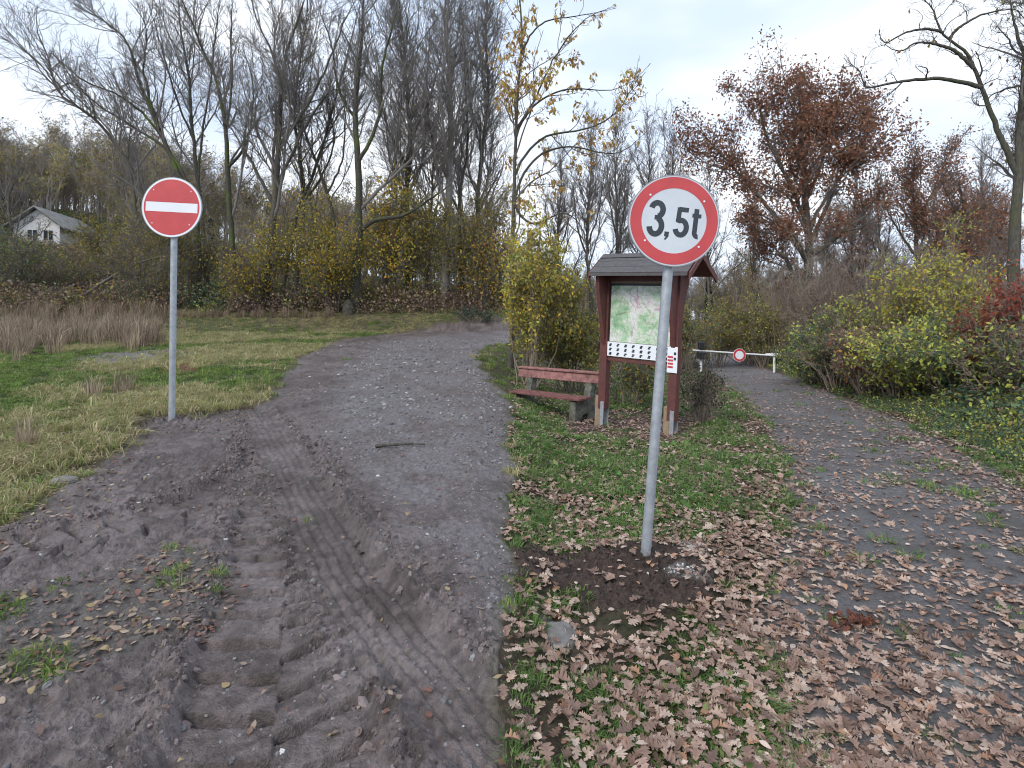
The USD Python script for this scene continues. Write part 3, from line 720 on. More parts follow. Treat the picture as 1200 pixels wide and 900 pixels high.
# ------------------------------------------------------------------ barrier across the path
ga, gb = P(822, 411, 22.5), P(908, 417, 22.5)
gz0 = gz(ga[0], ga[1]); gate = thing('barrier_gate', 'white bar barrier with a round red ringed sign across the path', 'barrier', (ga[0], ga[1], gz0))
dx = gb[0] - ga[0]; h0, h1 = ga[2] - gz0, gb[2] - gz0
gzr = gz(gb[0], gb[1]) - gz0
obj('bar', cyl((-0.35, 0, h0 + 0.02), (dx + 0.1, 0, h1), 0.032, 12), 'white_paint', gate)
obj('post', cyl((0.0, 0.06, -0.2), (0.0, 0.06, h0 + 0.02), 0.05, 12), 'white_paint', gate)
obj('counterweight', cat([box(-0.16, 0.16, -0.14, 0.14, h0 - 0.34, h0 - 0.05, 0.03), box(-0.12, 0.10, -0.1, 0.1, h0 + 0.06, h0 + 0.36, 0.03)]), 'black_paint', gate)
obj('post', cyl((dx, 0.06, gzr - 0.2), (dx, 0.06, h1 + 0.08), 0.045, 12), 'white_paint', gate)
obj('rest', box(dx - 0.34, dx + 0.14, 0.0, 0.1, h1 + 0.04, h1 + 0.10, 0.01), 'white_paint', gate)
sx_, sz_ = (866 - 822) * 22.5 / F, EYE - (416 - HORIZON) * 22.5 / F - gz0
def ydisc(r, r_in, y0, y1):
    s = shapely.Point(0, 0).buffer(r, 32)
    if r_in: s = s.difference(shapely.Point(0, 0).buffer(r_in, 32))
    m = trimesh.creation.extrude_polygon(s, y1 - y0, engine='earcut'); v = m.vertices.copy(); m.vertices = np.stack([sx_ + v[:, 0], y1 - v[:, 2], sz_ + v[:, 1]], 1); return m
sp = obj('sign_plate', ydisc(0.262, 0, -0.050, -0.044), 'sign_bright', gate)
obj('red_ring', ydisc(0.25, 0.17, -0.056, -0.051), 'sign_red', sp)

# ------------------------------------------------------------------ house on the hillside
HY = 60.0; hx = (70 - 600) * HY / F
hz = EYE - (293 - HORIZON) * HY / F
house_rot = 104.0
house = thing('hillside_house', 'small white house with grey pitched roof on the wooded hillside', 'house', (hx, HY, hz), house_rot)
LEN, WID, HT, RIDGE = 8.8, 4.2, 2.75, 1.7      # local x along the ridge, local +y to the left
obj('wall', box(0, LEN, 0.0, 0.25, -1.5, HT), 'house_wall', house)
obj('wall', box(0, LEN, WID - 0.25, WID, -1.5, HT), 'house_wall', house)
for x0 in (0.003, LEN - 0.253):
    g = prism([(0, -1.5), (WID - 0.506, -1.5), (WID - 0.506, HT), ((WID - 0.506) / 2, HT + RIDGE - 0.15), (0, HT)], 0.25)
    v = g.vertices.copy(); g.vertices = np.stack([x0 + v[:, 1], 0.253 + v[:, 0], v[:, 2]], 1); g.fix_normals()
    obj('gable_wall', g, 'house_wall', house)
for sgn in (0, 1):
    ye, yr = (-0.7, WID / 2) if sgn == 0 else (WID + 0.7, WID / 2)
    zb = HT - 0.7 * RIDGE / (WID / 2)
    q = np.array([[-0.6, ye, zb], [LEN + 0.6, ye, zb], [LEN + 0.6, yr, HT + RIDGE], [-0.6, yr, HT + RIDGE]])
    obj('roof', trimesh.convex.convex_hull(np.vstack([q + [0, 0, 0.03], q + [0, 0, 0.2]])), 'house_roof', house)
for y0 in (0.55, 2.0):
    w = obj('window', box(-0.03, 0.02, y0, y0 + 1.0, 0.95, 2.15), 'white_paint', house)
    obj('pane', cat([box(-0.045, -0.031, y0 + 0.08, y0 + 0.46, 1.03, 2.07), box(-0.045, -0.031, y0 + 0.54, y0 + 0.92, 1.03, 2.07)]), 'dark_glass', w)
w = obj('window', box(5.6, 7.0, -0.03, 0.0, 0.5, 1.5), 'white_paint', house)
obj('pane', box(5.7, 6.9, -0.045, -0.031, 0.6, 1.4), 'dark_glass', w)

# ------------------------------------------------------------------ bare trees on the left
seam = lambda mar=0.0: (lambda e: e[:, 0] / e[:, 1] < mar + 0.02 * (noise(e * 1.3, 7) - 0.5))
bare_tree('bare_tree', twig_mat='twig_pale', more=(1.25, 1.2, 1.15, 1.2), label='bare tree leaning far out to the left over the hillside', limbs=[
    [(238, 352), (215, 300), (190, 262), (165, 220), (140, 175), (112, 140), (67, 105), (55, 62), (42, 30), (44, 5)],
    [(67, 105), (40, 68), (0, 42), (-30, 20)], [(112, 140), (100, 108), (80, 97), (60, 108), (30, 105)], [(140, 175), (122, 150), (84, 118, -1), (45, 60, -2)]], r0=0.156, seed=1, Y=33, counts=(22, 130, 600, 1700), up=0.12)
bare_tree('bare_tree', twig_mat='twig_pale', more=(1.25, 1.2, 1.15, 1.2), label='bare tree forking into pale arched limbs behind the no entry sign', limbs=[
    [(232, 352), (232, 290), (226, 235), (205, 195), (186, 150), (165, 100), (148, 48), (118, 22), (90, 8)],
    [(205, 195), (180, 130), (168, 80), (172, 40), (150, 0)], [(226, 235), (200, 180), (150, 145), (105, 115), (70, 70)], [(190, 160), (140, 112), (100, 95), (60, 60)]], r0=0.203, seed=2, Y=32, counts=(26, 170, 800, 2300), trunk_mat='bark_moss')
bare_tree('bare_tree', twig_mat='twig_pale', more=(1.25, 1.2, 1.15, 1.2), label='tall upright bare tree just right of the no entry sign', limbs=[
    [(244, 352), (240, 290), (232, 215), (226, 150), (221, 90), (212, 30), (206, -40)], [(232, 215), (238, 150), (246, 100), (252, 40), (262, -20)], [(228, 160), (200, 95), (185, 40), (170, -10)]], r0=0.164, seed=3, Y=33.5, counts=(22, 150, 700, 2000))
bare_tree('bare_tree', twig_mat='twig_pale', more=(1.25, 1.2, 1.15, 1.2), label='straight dark bare tree with pale patches right of the sign', limbs=[
    [(275, 352), (272, 290), (268, 225), (264, 150), (255, 100), (238, 60), (222, 20), (200, -30)], [(264, 150), (272, 90), (270, 40), (276, -20)], [(268, 200), (290, 165), (297, 110), (285, 60)]], r0=0.195, seed=4, Y=31.5, counts=(24, 150, 760, 2100), trunk_mat='bark_moss')
bare_tree('bare_tree', twig_mat='twig_pale', more=(1.25, 1.2, 1.15, 1.2), label='dark bare tree with wide forking crown in the middle of the thicket', limbs=[
    [(308, 360), (316, 300), (322, 240), (327, 170), (330, 110), (336, 60), (350, 20), (366, -30)], [(322, 240), (300, 200), (280, 165), (262, 140)], [(327, 170), (350, 140), (380, 85), (402, 30), (420, -10)], [(330, 110), (318, 60), (300, 20), (290, -30)], [(324, 225), (345, 175), (362, 142), (395, 105), (415, 105)]], r0=0.234, seed=5, Y=31, counts=(30, 180, 850, 2400), trunk_mat='bark')
bare_tree('bare_tree', twig_mat='twig_pale', more=(1.25, 1.2, 1.15, 1.2), label='slim bare tree in front of the yellow leaved bushes', limbs=[
    [(345, 356), (350, 300), (356, 240), (352, 190), (345, 130), (352, 70), (360, 10), (362, -40)], [(356, 240), (380, 200), (392, 160), (385, 110), (400, 50)]], r0=0.133, seed=6, Y=34, counts=(20, 130, 620, 1700))
bare_tree('bare_tree', twig_mat='twig_pale', more=(1.25, 1.2, 1.15, 1.2), label='stout tree with a mossy low limb reaching right', limbs=[
    [(415, 360), (418, 310), (421, 250), (420, 190), (416, 140), (420, 90), (424, 40), (428, -40)], [(421, 272), (440, 258), (470, 253), (490, 243), (502, 235), (530, 215)], [(420, 190), (445, 130), (448, 80), (460, 30), (470, -20)], [(416, 140), (396, 100), (390, 60), (375, 15)]], r0=0.265, seed=7, Y=30.5, counts=(28, 170, 850, 2400), trunk_mat='bark_moss', r1=0.03)
bare_tree('bare_tree', twig_mat='twig_pale', more=(1.25, 1.2, 1.15, 1.2), label='bare tree with fan of upright twigs behind the mossy limb', limbs=[
    [(478, 356), (478, 290), (477, 220), (480, 150), (476, 90), (470, 30), (466, -40)], [(480, 160), (505, 110), (520, 50), (530, 0)], [(477, 200), (455, 150), (440, 100)]], r0=0.203, seed=8, Y=35, counts=(34, 210, 1000, 2900), ang=(20, 54), up=0.2)
bare_tree('bare_tree', twig_mat='twig_pale', more=(1.25, 1.2, 1.15, 1.2), label='tall straight grey tree with ivy round its lower trunk', limbs=[
    [(521, 360), (523, 300), (526, 235), (528, 160), (528, 100), (524, 40), (526, -50)], [(527, 190), (545, 150), (560, 130), (580, 105)], [(528, 165), (552, 115), (566, 60), (578, 10)]], r0=0.265, seed=9, Y=32, counts=(34, 210, 1000, 2900), ang=(20, 54), up=0.2, trunk_mat='bark_grey', keep=seam(0.0), leaf=(300, 0.09, OLIVE, 0.08, 0.3, 'limb'))
bare_tree('bare_tree', twig_mat='twig_pale', more=(1.25, 1.2, 1.15, 1.2), label='bare tree with dense rising twigs at the right edge of the thicket', limbs=[
    [(566, 358), (566, 300), (560, 240), (566, 170), (572, 110), (570, 50), (574, -30)], [(562, 255), (578, 215), (590, 195)], [(566, 180), (552, 120), (545, 60), (538, 0)]], r0=0.187, seed=10, Y=34, counts=(40, 240, 1100, 3200), ang=(20, 52), up=0.22, keep=seam(0.0))
bare_tree('bare_tree', twig_mat='twig_pale', more=(1.25, 1.2, 1.15, 1.2), label='thin bare tree behind the stout tree with sparse yellow leaves', limbs=[
    [(450, 356), (458, 300), (474, 230), (482, 180), (478, 120), (470, 60), (462, 0)]], r0=0.117, seed=11, Y=37, counts=(30, 160, 700, 1800), ang=(15, 45), up=0.3, leaf=(900, 0.12, OLIVE, 0.15, 0.3, 'all'))
bare_tree('bare_tree', twig_mat='twig_pale', more=(1.25, 1.2, 1.15, 1.2), label='thin bare tree with olive leaves below the dense twigs', limbs=[
    [(498, 358), (503, 300), (506, 240), (508, 180), (500, 120), (505, 50)]], r0=0.125, seed=12, Y=36, counts=(30, 160, 700, 1800), ang=(18, 48), up=0.3, leaf=(1000, 0.12, OLIVE, 0.15, 0.3, 'all'))
bare_tree('bare_tree', twig_mat='twig_pale', more=(1.25, 1.2, 1.15, 1.2), label='small crooked bare tree in front of the white house', limbs=[
    [(22, 345), (24, 310), (14, 270), (10, 235), (18, 210), (30, 190)], [(24, 312), (32, 290), (50, 272), (58, 262)], [(14, 265), (0, 240), (-12, 215)]], r0=0.133, seed=13, Y=37, counts=(18, 90, 420, 1100), up=0.15, leaf=(350, 0.12, OLIVE, 0.12, 0.2, 'all'))
bare_tree('bare_tree', twig_mat='twig_pale', more=(1.25, 1.2, 1.15, 1.2), label='thin bare tree rising above the hillside between house and sign', limbs=[
    [(165, 345), (163, 290), (158, 230), (150, 180), (155, 130), (148, 90)]], r0=0.101, seed=14, Y=40, counts=(26, 130, 600, 1500), up=0.3)

for k, (label, Yk, limbs) in enumerate([
    ('slender tree leaning right across the middle of the thicket', 34, [[(330, 356), (336, 310), (346, 260), (372, 190), (392, 120), (408, 60), (425, -10)], [(360, 222), (352, 160), (362, 100), (372, 40)]]),
    ('slender tree bending left in front of the stout mossy tree', 32.5, [[(385, 357), (392, 310), (392, 270), (378, 210), (356, 150), (340, 90), (330, 20)], [(384, 230), (402, 180), (405, 120), (398, 60)]]),
    ('slender tree between the ivy trunk and the right edge of the thicket', 33, [[(545, 356), (540, 300), (538, 240), (548, 170), (546, 100), (538, 30)], [(540, 250), (520, 200), (506, 150)]])]):
    bare_tree('bare_tree', label, limbs, 0.13, 400 + k, Yk, counts=(16, 80, 340, 800), twig_mat='twig_pale', ang=(20, 60), up=0.2, keep=seam(0.0) if k == 2 else None, leaf=(500, 0.12, OLIVE, 0.15, 0.3, 'all') )
# ------------------------------------------------------------------ shrubs on the left
for k, (label, px, Y, h, w, pal, n, size) in enumerate([
    ('yellow leaved shrub between the two dark trunks right of the sign', 300, 30.5, 3.38, 3.45, YELLOW, 900, 0.11),
    ('large olive and yellow shrub in front of the stout tree', 352, 31.5, 5.98, 5.06, OLIVE + YELLOW[:3], 2600, 0.12),
    ('bright yellow shrub at the foot of the stout tree', 395, 30.5, 4.68, 3.45, YELLOW, 1700, 0.12),
    ('golden leaved young maple under the mossy limb', 455, 32.5, 6.5, 4.14, YELLOW, 1300, 0.15),
    ('tall olive shrub right of the mossy limb', 492, 33, 7.8, 4.83, OLIVE, 2400, 0.12),
    ('olive brown shrub between ivy trunk and road bend', 548, 32, 5.98, 4.14, OLIVE, 2200, 0.11),
    ('small orange yellow shrub near the road bend', 565, 31, 3.64, 1.95, YELLOW + [(0.45, 0.2, 0.04)], 700, 0.13),
    ('thin olive shrub behind the no entry pole', 222, 32.5, 5.72, 4.6, OLIVE, 1500, 0.10),
    ('bare brown shrub left of the no entry pole', 172, 31.5, 4.68, 5.17, OLIVE + BROWN, 1200, 0.09),
    ('olive shrub on the slope right of the house', 128, 38, 5.2, 6.32, OLIVE, 1800, 0.11),
    ('brown twiggy shrub below the house', 60, 34.6, 3.12, 5.75, BROWN + OLIVE, 1000, 0.09),
    ('dark twiggy shrub at the left edge of the slope', 8, 33.6, 3.64, 5.17, BROWN + IVY, 1200, 0.09),
    ('dense brown shrub in the gap beside the ivy trunk', 590, 33, 6.76, 3.68, OLIVE + BROWN, 1800, 0.11)]):
    shrub('thicket_shrub', label, px, Y, h * 1.2, w * 1.1, 100 + k, pal + OLIVE[:1], nleaf=int(n * 2.6), leaf_size=size * 1.3, nstem=16, counts=(120, 560, 1100), spread=0.3, tip=0.009, twig_mat='twig', keep=seam(0.0) if px > 540 else None)
shrub('evergreen_bush', 'low dark green bush beside the road bend', 556, 28.6, 0.75, 1.9, 140, [(0.02, 0.05, 0.035), (0.03, 0.07, 0.045)], nleaf=1800, leaf_size=0.07, nstem=14, counts=(60, 160, 200), spread=0.07)

# ------------------------------------------------------------------ trees and shrubs on the right
bare_tree('autumn_tree', 'thin tree with hanging yellow brown leaves behind the bench', [
    [(598, 478), (600, 380), (601, 280), (603, 190), (607, 110), (611, 50), (606, -40), (600, -120)], [(603, 150), (625, 120), (650, 68), (690, 20), (722, 8)], [(602, 210), (640, 160), (690, 150), (726, 128), (748, 68)], [(601, 250), (640, 178), (668, 172), (715, 180), (760, 152)], [(604, 170), (630, 120), (672, 104), (710, 106), (748, 90)], [(611, 60), (640, 25), (680, 18), (722, 10)], [(601, 230), (625, 262), (660, 250), (690, 285)]],
    0.07, 21, 15.0, counts=(34, 130, 360, 560), tip=0.0045, r1=0.006, ang=(25, 65), up=0.05, leaf=(2300, 0.125, [(0.40, 0.25, 0.07), (0.45, 0.29, 0.10), (0.30, 0.17, 0.07), (0.42, 0.32, 0.08)], 0.03, 0.8, 'all'), lr=(0.3, 0.4, 0.45, 0.5), keep=lambda e: e[:, 0] / e[:, 1] > -0.03 + 0.03 * (noise(e * 2.0, 9) - 0.5))
def rkeep(e): return e[:, 0] / e[:, 1] > -0.012 + 0.02 * (noise(e * 2.0, 9) - 0.5)
shrub('yellow_bush', 'tall yellow leaved bush behind the bench', 618, 13.0, 4.3, 2.6, 201, YELLOW[:3] + OLIVE + OLIVE + LIME[2:], nleaf=8500, leaf_size=0.095, nstem=16, counts=(120, 500, 900), spread=0.08, keep=rkeep, hang=0.4)
shrub('yellow_bush', 'greenish yellow bush between bench and notice board', 668, 14.5, 3.4, 2.3, 202, OLIVE + OLIVE + YELLOW[2:3] + IVY[1:3], nleaf=8500, leaf_size=0.09, nstem=16, counts=(120, 500, 900), spread=0.08, hang=0.4)
shrub('green_bush', 'low dark green bush seen under the notice board', 742, 12.0, 1.5, 2.0, 203, IVY + OLIVE, nleaf=2600, leaf_size=0.07, counts=(80, 300, 400), spread=0.07)
shrub('post_bush', 'small dark bush with upright stems beside the right board post', 822, 9.6, 1.15, 0.85, 204, [(0.03, 0.045, 0.03), (0.06, 0.06, 0.045), (0.09, 0.08, 0.05)], nleaf=1000, leaf_size=0.05, nstem=34, counts=(110, 260, 300), spread=0.03, up=0.5, r0=0.008, tip=0.003, twig_mat='twig_brown')

oak_leaf = lambda n, s=0.17, sp=0.22: (n, s, RUST, sp, 0.1, 'all')
bare_tree('oak_tree', 'big spreading oak with rust brown leaves above the hedge', [
    [(944, 405), (946, 360), (947, 320), (948, 285), (944, 240), (942, 190), (938, 135), (935, 92)], [(950, 310), (925, 275), (898, 240), (868, 205), (835, 170), (815, 148)], [(948, 290), (965, 250), (985, 205), (1010, 170), (1025, 130)], [(946, 265), (925, 215), (900, 165), (890, 125), (885, 100)], [(950, 305), (985, 275), (1015, 245), (1040, 215)], [(944, 240), (962, 190), (972, 145), (985, 105)]],
    0.36, 31, 36, counts=(90, 420, 1200, 2000), tip=0.011, r1=0.03, leaf=oak_leaf(36000, 0.205, 0.36), up=0.15, ang=(25, 65), t0=0.12, lr=(0.5, 0.5, 0.55, 0.5), more=(1, 1, 1, 1), twig_mat='twig', trunk_mat='bark')
bare_tree('oak_tree', 'brown leaved oak standing right of the big rust oak', [
    [(1074, 405), (1074, 340), (1074, 290), (1072, 250), (1070, 210), (1074, 175)], [(1074, 300), (1050, 265), (1030, 225)], [(1074, 310), (1100, 290), (1130, 262), (1160, 235)], [(1072, 260), (1095, 220), (1112, 180), (1128, 160)]],
    0.28, 32, 46, counts=(60, 280, 900, 1700), tip=0.013, r1=0.03, leaf=oak_leaf(11000, 0.20, 0.34), up=0.15, t0=0.2, lr=(0.42, 0.45, 0.5, 0.5), more=(1, 1, 1, 1))
bare_tree('oak_tree', 'young oak with orange brown leaves left of the thick right trunk', [
    [(1128, 405), (1126, 340), (1130, 290), (1128, 240), (1122, 195)], [(1128, 290), (1150, 255), (1172, 215)], [(1128, 260), (1108, 225), (1098, 195)]],
    0.17, 33, 34, counts=(50, 220, 700, 1400), tip=0.010, leaf=oak_leaf(5200, 0.17, 0.28), up=0.1, t0=0.15, lr=(0.42, 0.45, 0.5, 0.5), more=(1, 1, 1, 1))
bare_tree('roadside_tree', 'thick trunked bare tree at the right edge with limb leaning left', [
    [(1192, 440), (1190, 360), (1188, 300), (1192, 230), (1196, 160), (1200, 100), (1208, 0), (1215, -100)],
    [(1190, 200), (1180, 178), (1166, 145), (1150, 102), (1143, 82), (1130, 60), (1110, 45), (1102, 36), (1092, 8), (1072, -6)],
    [(1149, 102), (1120, 95), (1098, 92), (1060, 95), (1015, 103), (1008, 85), (992, 72)], [(1141, 80), (1122, 62), (1100, 52), (1075, 50), (1055, 60), (1038, 52)], [(1104, 38), (1085, 34), (1062, 38), (1038, 50), (1030, 35)], [(1112, 45), (1130, 28), (1155, 16), (1185, 11), (1200, 22)],
    [(1196, 70), (1188, 25), (1184, -10)]],
    0.16, 34, 13.5, counts=(46, 210, 700, 1500), tip=0.0045, r1=0.010, up=0.0, ang=(25, 65), trunk_mat='bark', leaf=(150, 0.13, YELLOW + RUST, 0.05, 0.5, 'all'), lr=(0.22, 0.35, 0.45, 0.5), curve=0.2)
def copy_of(src, name, label, category, loc, rotz, scale, group=None):
    x = UsdGeom.Xform.Define(stage, numbered('/World/' + name))
    x.GetPrim().GetReferences().AddInternalReference(src.GetPath())
    x.ClearXformOpOrder()
    tr = x.GetPrim().GetAttribute('xformOp:translate'); tr.Set(Gf.Vec3d(*map(float, loc)))
    ops = [UsdGeom.XformOp(tr), x.AddRotateZOp(opSuffix='turn'), x.AddScaleOp()]
    ops[1].Set(float(rotz)); ops[2].Set(Gf.Vec3f(float(scale), float(scale), float(scale)))
    x.SetXformOpOrder(ops)
    x.GetPrim().SetInstanceable(True)
    return tag(x.GetPrim(), label, category, group)
far_spots = [(655, 190, 50), (690, 158, 47), (722, 148, 52), (758, 150, 50), (790, 158, 56), (830, 215, 54), (1000, 200, 58), (1150, 205, 50)]
far_labels = ['bare tree far behind the yellow bush', 'bare tree leaning behind the notice board roof', 'feathery bare tree behind the weight limit sign', 'pale bare tree top beside the weight limit sign', 'thin bare tree left of the rust oak', 'short bare tree below the left side of the rust oak', 'bare tree seen through the right side of the rust oak', 'bare tree behind the orange brown young oak']
far_src = []
for k, (px, top, Y) in enumerate(far_spots):
    if k in (1, 3):
        far_src.append(bare_tree('bare_tree', far_labels[k], [
            [(px, 405), (px + 2, 350), (px - 2, 290), (px, 235), (px + 3, (235 + top) / 2), (px, top)], [(px - 1, 300), (px - 14, 260), (px - 18, 215)], [(px, 290), (px + 12, 245), (px + 18, 200)]], 0.2, 60 + k, Y, counts=(50, 300, 1300, 3200), ang=(16, 48), up=0.3, tip=0.0085, t0=0.2, twig_mat='twig_pale', lr=(0.42, 0.45, 0.5, 0.5), more=(1, 1, 1, 1)))
for k, (px, top, Y) in enumerate(far_spots):
    if k not in (1, 3):
        s0 = far_src[k % 2]; hh = (HORIZON - top) * Y / F + EYE + .8
        copy_of(s0, 'bare_tree', far_labels[k], 'tree', ((px - 600) * Y / F, Y, float(G((px - 600) * Y / F, Y)) - .1), 57.0 * k, hh / 17.5)
for k, (px, Y, sc0, label) in enumerate([(884, 52, .75, 'hazy bare tree filling the gap left of the rust oak'), (1030, 50, .78, 'bare tree just right of the rust oak trunk'), (1098, 54, .85, 'bare tree between the brown oak and the orange brown oak'), (1160, 46, .62, 'bare tree left of the thick right hand trunk'), (970, 56, .8, 'bare tree behind the middle of the rust oak')]):
    copy_of(far_src[k % 2], 'bare_tree', label, 'tree', ((px - 600) * Y / F, Y, float(G((px - 600) * Y / F, Y)) - .1), 40 + 67.0 * k, sc0)
for k, (px, Y, sc0, label) in enumerate([(1172, 50, .8, 'rust leaved oak farther back beside the thick right hand trunk'), (1012, 58, .8, 'smaller rust leaved oak showing behind the big oak')]):
    copy_of(stage.GetPrimAtPath('/World/oak_tree_001'), 'oak_tree', label, 'tree', ((px - 600) * Y / F, Y, float(G((px - 600) * Y / F, Y)) - .1), 90 + 80.0 * k, sc0)
def conifer(label, px, Y, h, w, seed):
    rng = np.random.default_rng(seed); x = (px - 600) * Y / F; z = float(G(x, Y)); o = np.array([x, Y, z])
    t = thing('conifer', label, 'tree', o)
    tr = stems([[o - [0, 0, .2], o + [0, 0, h * .5], o + [0, 0, h]]], 0.14, 0.01, K=10)
    v, f = tubes(*tr, 7); robj('trunk', (v - o, f), 'bark', t, normals_of(v, f))
    q = rng.random(9000) ** 0.7; a = rng.uniform(0, 6.283, 9000); layer = 0.75 + 0.25 * np.cos(q * 60 + 2 * np.cos(a * 3))
    r = w / 2 * (1 - q) * np.sqrt(rng.random(9000)) * layer
    pos = np.stack([r * np.cos(a), r * np.sin(a), h * (0.08 + 0.92 * q) - 0.25 * r], 1)
    v, f, c = leaf_quads(pos, rng, 0.22, [(0.05, 0.07, 0.05), (0.065, 0.085, 0.06), (0.085, 0.10, 0.075)], hang=0.2, width=0.3)
    robj('foliage', (v, f), 'leaf', t, None, c)

for k, (label, px, Y, h, w, pal, n, size, tw) in enumerate([
    ('bare grey brown shrub beside the barrier', 880, 28.0, 3.3, 3.6, OLIVE + BROWN, 1500, 0.08, 'twig_brown'),
    ('yellow green shrub just above the barrier sign', 895, 26.0, 2.6, 1.8, LIME + OLIVE, 2000, 0.09, 'twig_brown'),
    ('tall bare brown shrub below the rust oak', 938, 25.5, 4.1, 3.8, BROWN, 900, 0.07, 'twig_brown'),
    ('tangled bare brown shrub in the middle of the hedge', 985, 18.5, 3.5, 3.6, BROWN, 1000, 0.06, 'twig_brown'),
    ('bare greyish shrub under the brown oak', 1045, 19.0, 3.4, 3.4, BROWN, 700, 0.06, 'twig_brown'),
    ('yellow green leaved shrub in the hedge', 1078, 14.0, 2.6, 2.6, LIME + YELLOW[:2], 2600, 0.085, 'twig_brown'),
    ('taller yellow leaved shrub left of the red shrub', 1112, 15.0, 3.1, 2.0, LIME + YELLOW[:2], 1600, 0.09, 'twig_brown'),
    ('brown twiggy shrub behind the red shrub', 1150, 16.5, 2.9, 3.0, BROWN + REDS[:1], 1100, 0.07, 'twig_brown'),
    ('red leaved shrub at the right edge of the hedge', 1184, 10.6, 1.75, 1.4, REDS + RUST[:1], 2600, 0.075, 'twig_brown'),
    ('dark red shrub under the thick trunk', 1215, 11.0, 2.0, 1.8, REDS, 1500, 0.075, 'twig_brown'),
    ('pale green bramble bush with yellowing leaves beside the path', 1128, 11.2, 1.45, 3.0, LIME + IVY[2:], 3000, 0.085, 'twig_brown'),
    ('dark green bramble bush with bright yellow tips', 978, 16.4, 1.5, 2.4, IVY + LIME[:2], 3000, 0.085, 'twig_brown'),
    ('lime green shrub between the tangled bare shrub and the yellow shrub', 1030, 15.5, 2.0, 2.6, LIME + BROWN[:1], 2200, 0.085, 'twig_brown'),
    ('low leafy bush at the path edge nearest the barrier', 952, 17.4, 1.1, 2.0, LIME + IVY, 1800, 0.085, 'twig_brown'),
    ('mixed green and tan bush in front of the tangled bare shrub', 984, 15.2, 1.5, 2.2, LIME[2:] + IVY + BROWN, 1900, 0.085, 'twig_brown'),
    ('reddish tan leaved bush between two green hedge bushes', 1020, 13.2, 1.6, 1.9, BROWN + REDS[2:3] + LIME[:1], 1500, 0.08, 'twig_brown'),
    ('bright yellow green bush close to the middle of the path edge', 1062, 12.2, 1.7, 2.0, LIME + YELLOW[:1], 2100, 0.085, 'twig_brown'),
    ('low olive bush at the bend of the path', 838, 27.0, 2.6, 3.4, OLIVE + LIME[2:], 2600, 0.1, 'twig_brown'),
    ('dark olive bush left of the barrier post', 800, 25.0, 2.4, 3.0, OLIVE + IVY[:2], 2400, 0.1, 'twig_brown'),
    ('mixed brown and green bush at the far right behind the verge', 1190, 9.6, 1.2, 2.0, LIME + BROWN + IVY, 1500, 0.075, 'twig_brown')]):
    shrub('hedge_shrub', label, px, Y, h * (1.35 if Y > 13.5 else 1.15), w * 1.1, 300 + k, pal, nleaf=int(n * 1.8), leaf_size=size * 1.1, nstem=24, counts=(170, 800, 1500), spread=0.10, tip=0.0065, twig_mat=tw)

# copies at the back of the thicket
back_src = [stage.GetPrimAtPath('/World/bare_tree_%03d' % k) for k in (2, 5, 10, 11, 7)]
for k, (px, Y, sc0) in enumerate([(374, 43, .7), (462, 42, .8), (556, 41, .85), (586, 43, .9)]):
    X = (px - 600) * Y / F - (0.6 if px > 570 else 0)
    copy_of(back_src[k % 5], 'bare_tree', ('thin grey tree at the back between the slim bare tree and the stout mossy one', 'thin grey tree at the back seen through the gap above the mossy limb', 'thin grey tree at the back right of the ivy trunk', 'thin grey tree farthest right at the back of the thicket')[k], 'tree', (X, Y, float(G(X, Y)) - .1), 71.0 * k, sc0, 'thin bare trees at the back of the left thicket')

# ------------------------------------------------------------------ scattered ground cover
def quat(yaw, tx, ty):
    """yaw about z after small tilts about x and y -> (w, x, y, z) arrays"""
    cz, s_z, cx, sx, cy, sy = np.cos(yaw / 2), np.sin(yaw / 2), np.cos(tx / 2), np.sin(tx / 2), np.cos(ty / 2), np.sin(ty / 2)
    w, x, y, z = cx * cy, sx * cy, cx * sy, -sx * sy
    return np.stack([cz * w - s_z * z, cz * x - s_z * y, cz * y + s_z * x, cz * z + s_z * w], 1)

def scatter(name, protos, material, pos, q, scale, idx, label=None, category=None):
    if len(pos) == 0: return
    pi = UsdGeom.PointInstancer.Define(stage, numbered('/World/' + name))
    pr = pi.GetPrim(); tag(pr, label, category, None, 'stuff')
    for k, (v, f, c) in enumerate(protos):
        p = raw_mesh('%s/variant_%03d' % (pi.GetPath(), k), v, f, material, None, c)
        pi.CreatePrototypesRel().AddTarget(p.GetPath())
    pi.CreatePositionsAttr(Vt.Vec3fArray.FromNumpy(np.ascontiguousarray(pos, np.float32)))
    pi.CreateOrientationsAttr(Vt.QuathArray([Gf.Quath(*map(float, r)) for r in q]))
    s = np.asarray(scale); s = np.repeat(s[:, None], 3, 1) if s.ndim == 1 else s
    pi.CreateScalesAttr(Vt.Vec3fArray.FromNumpy(np.ascontiguousarray(s, np.float32)))
    pi.CreateProtoIndicesAttr(Vt.IntArray.FromNumpy(np.ascontiguousarray(idx, np.int32)))
    return pr

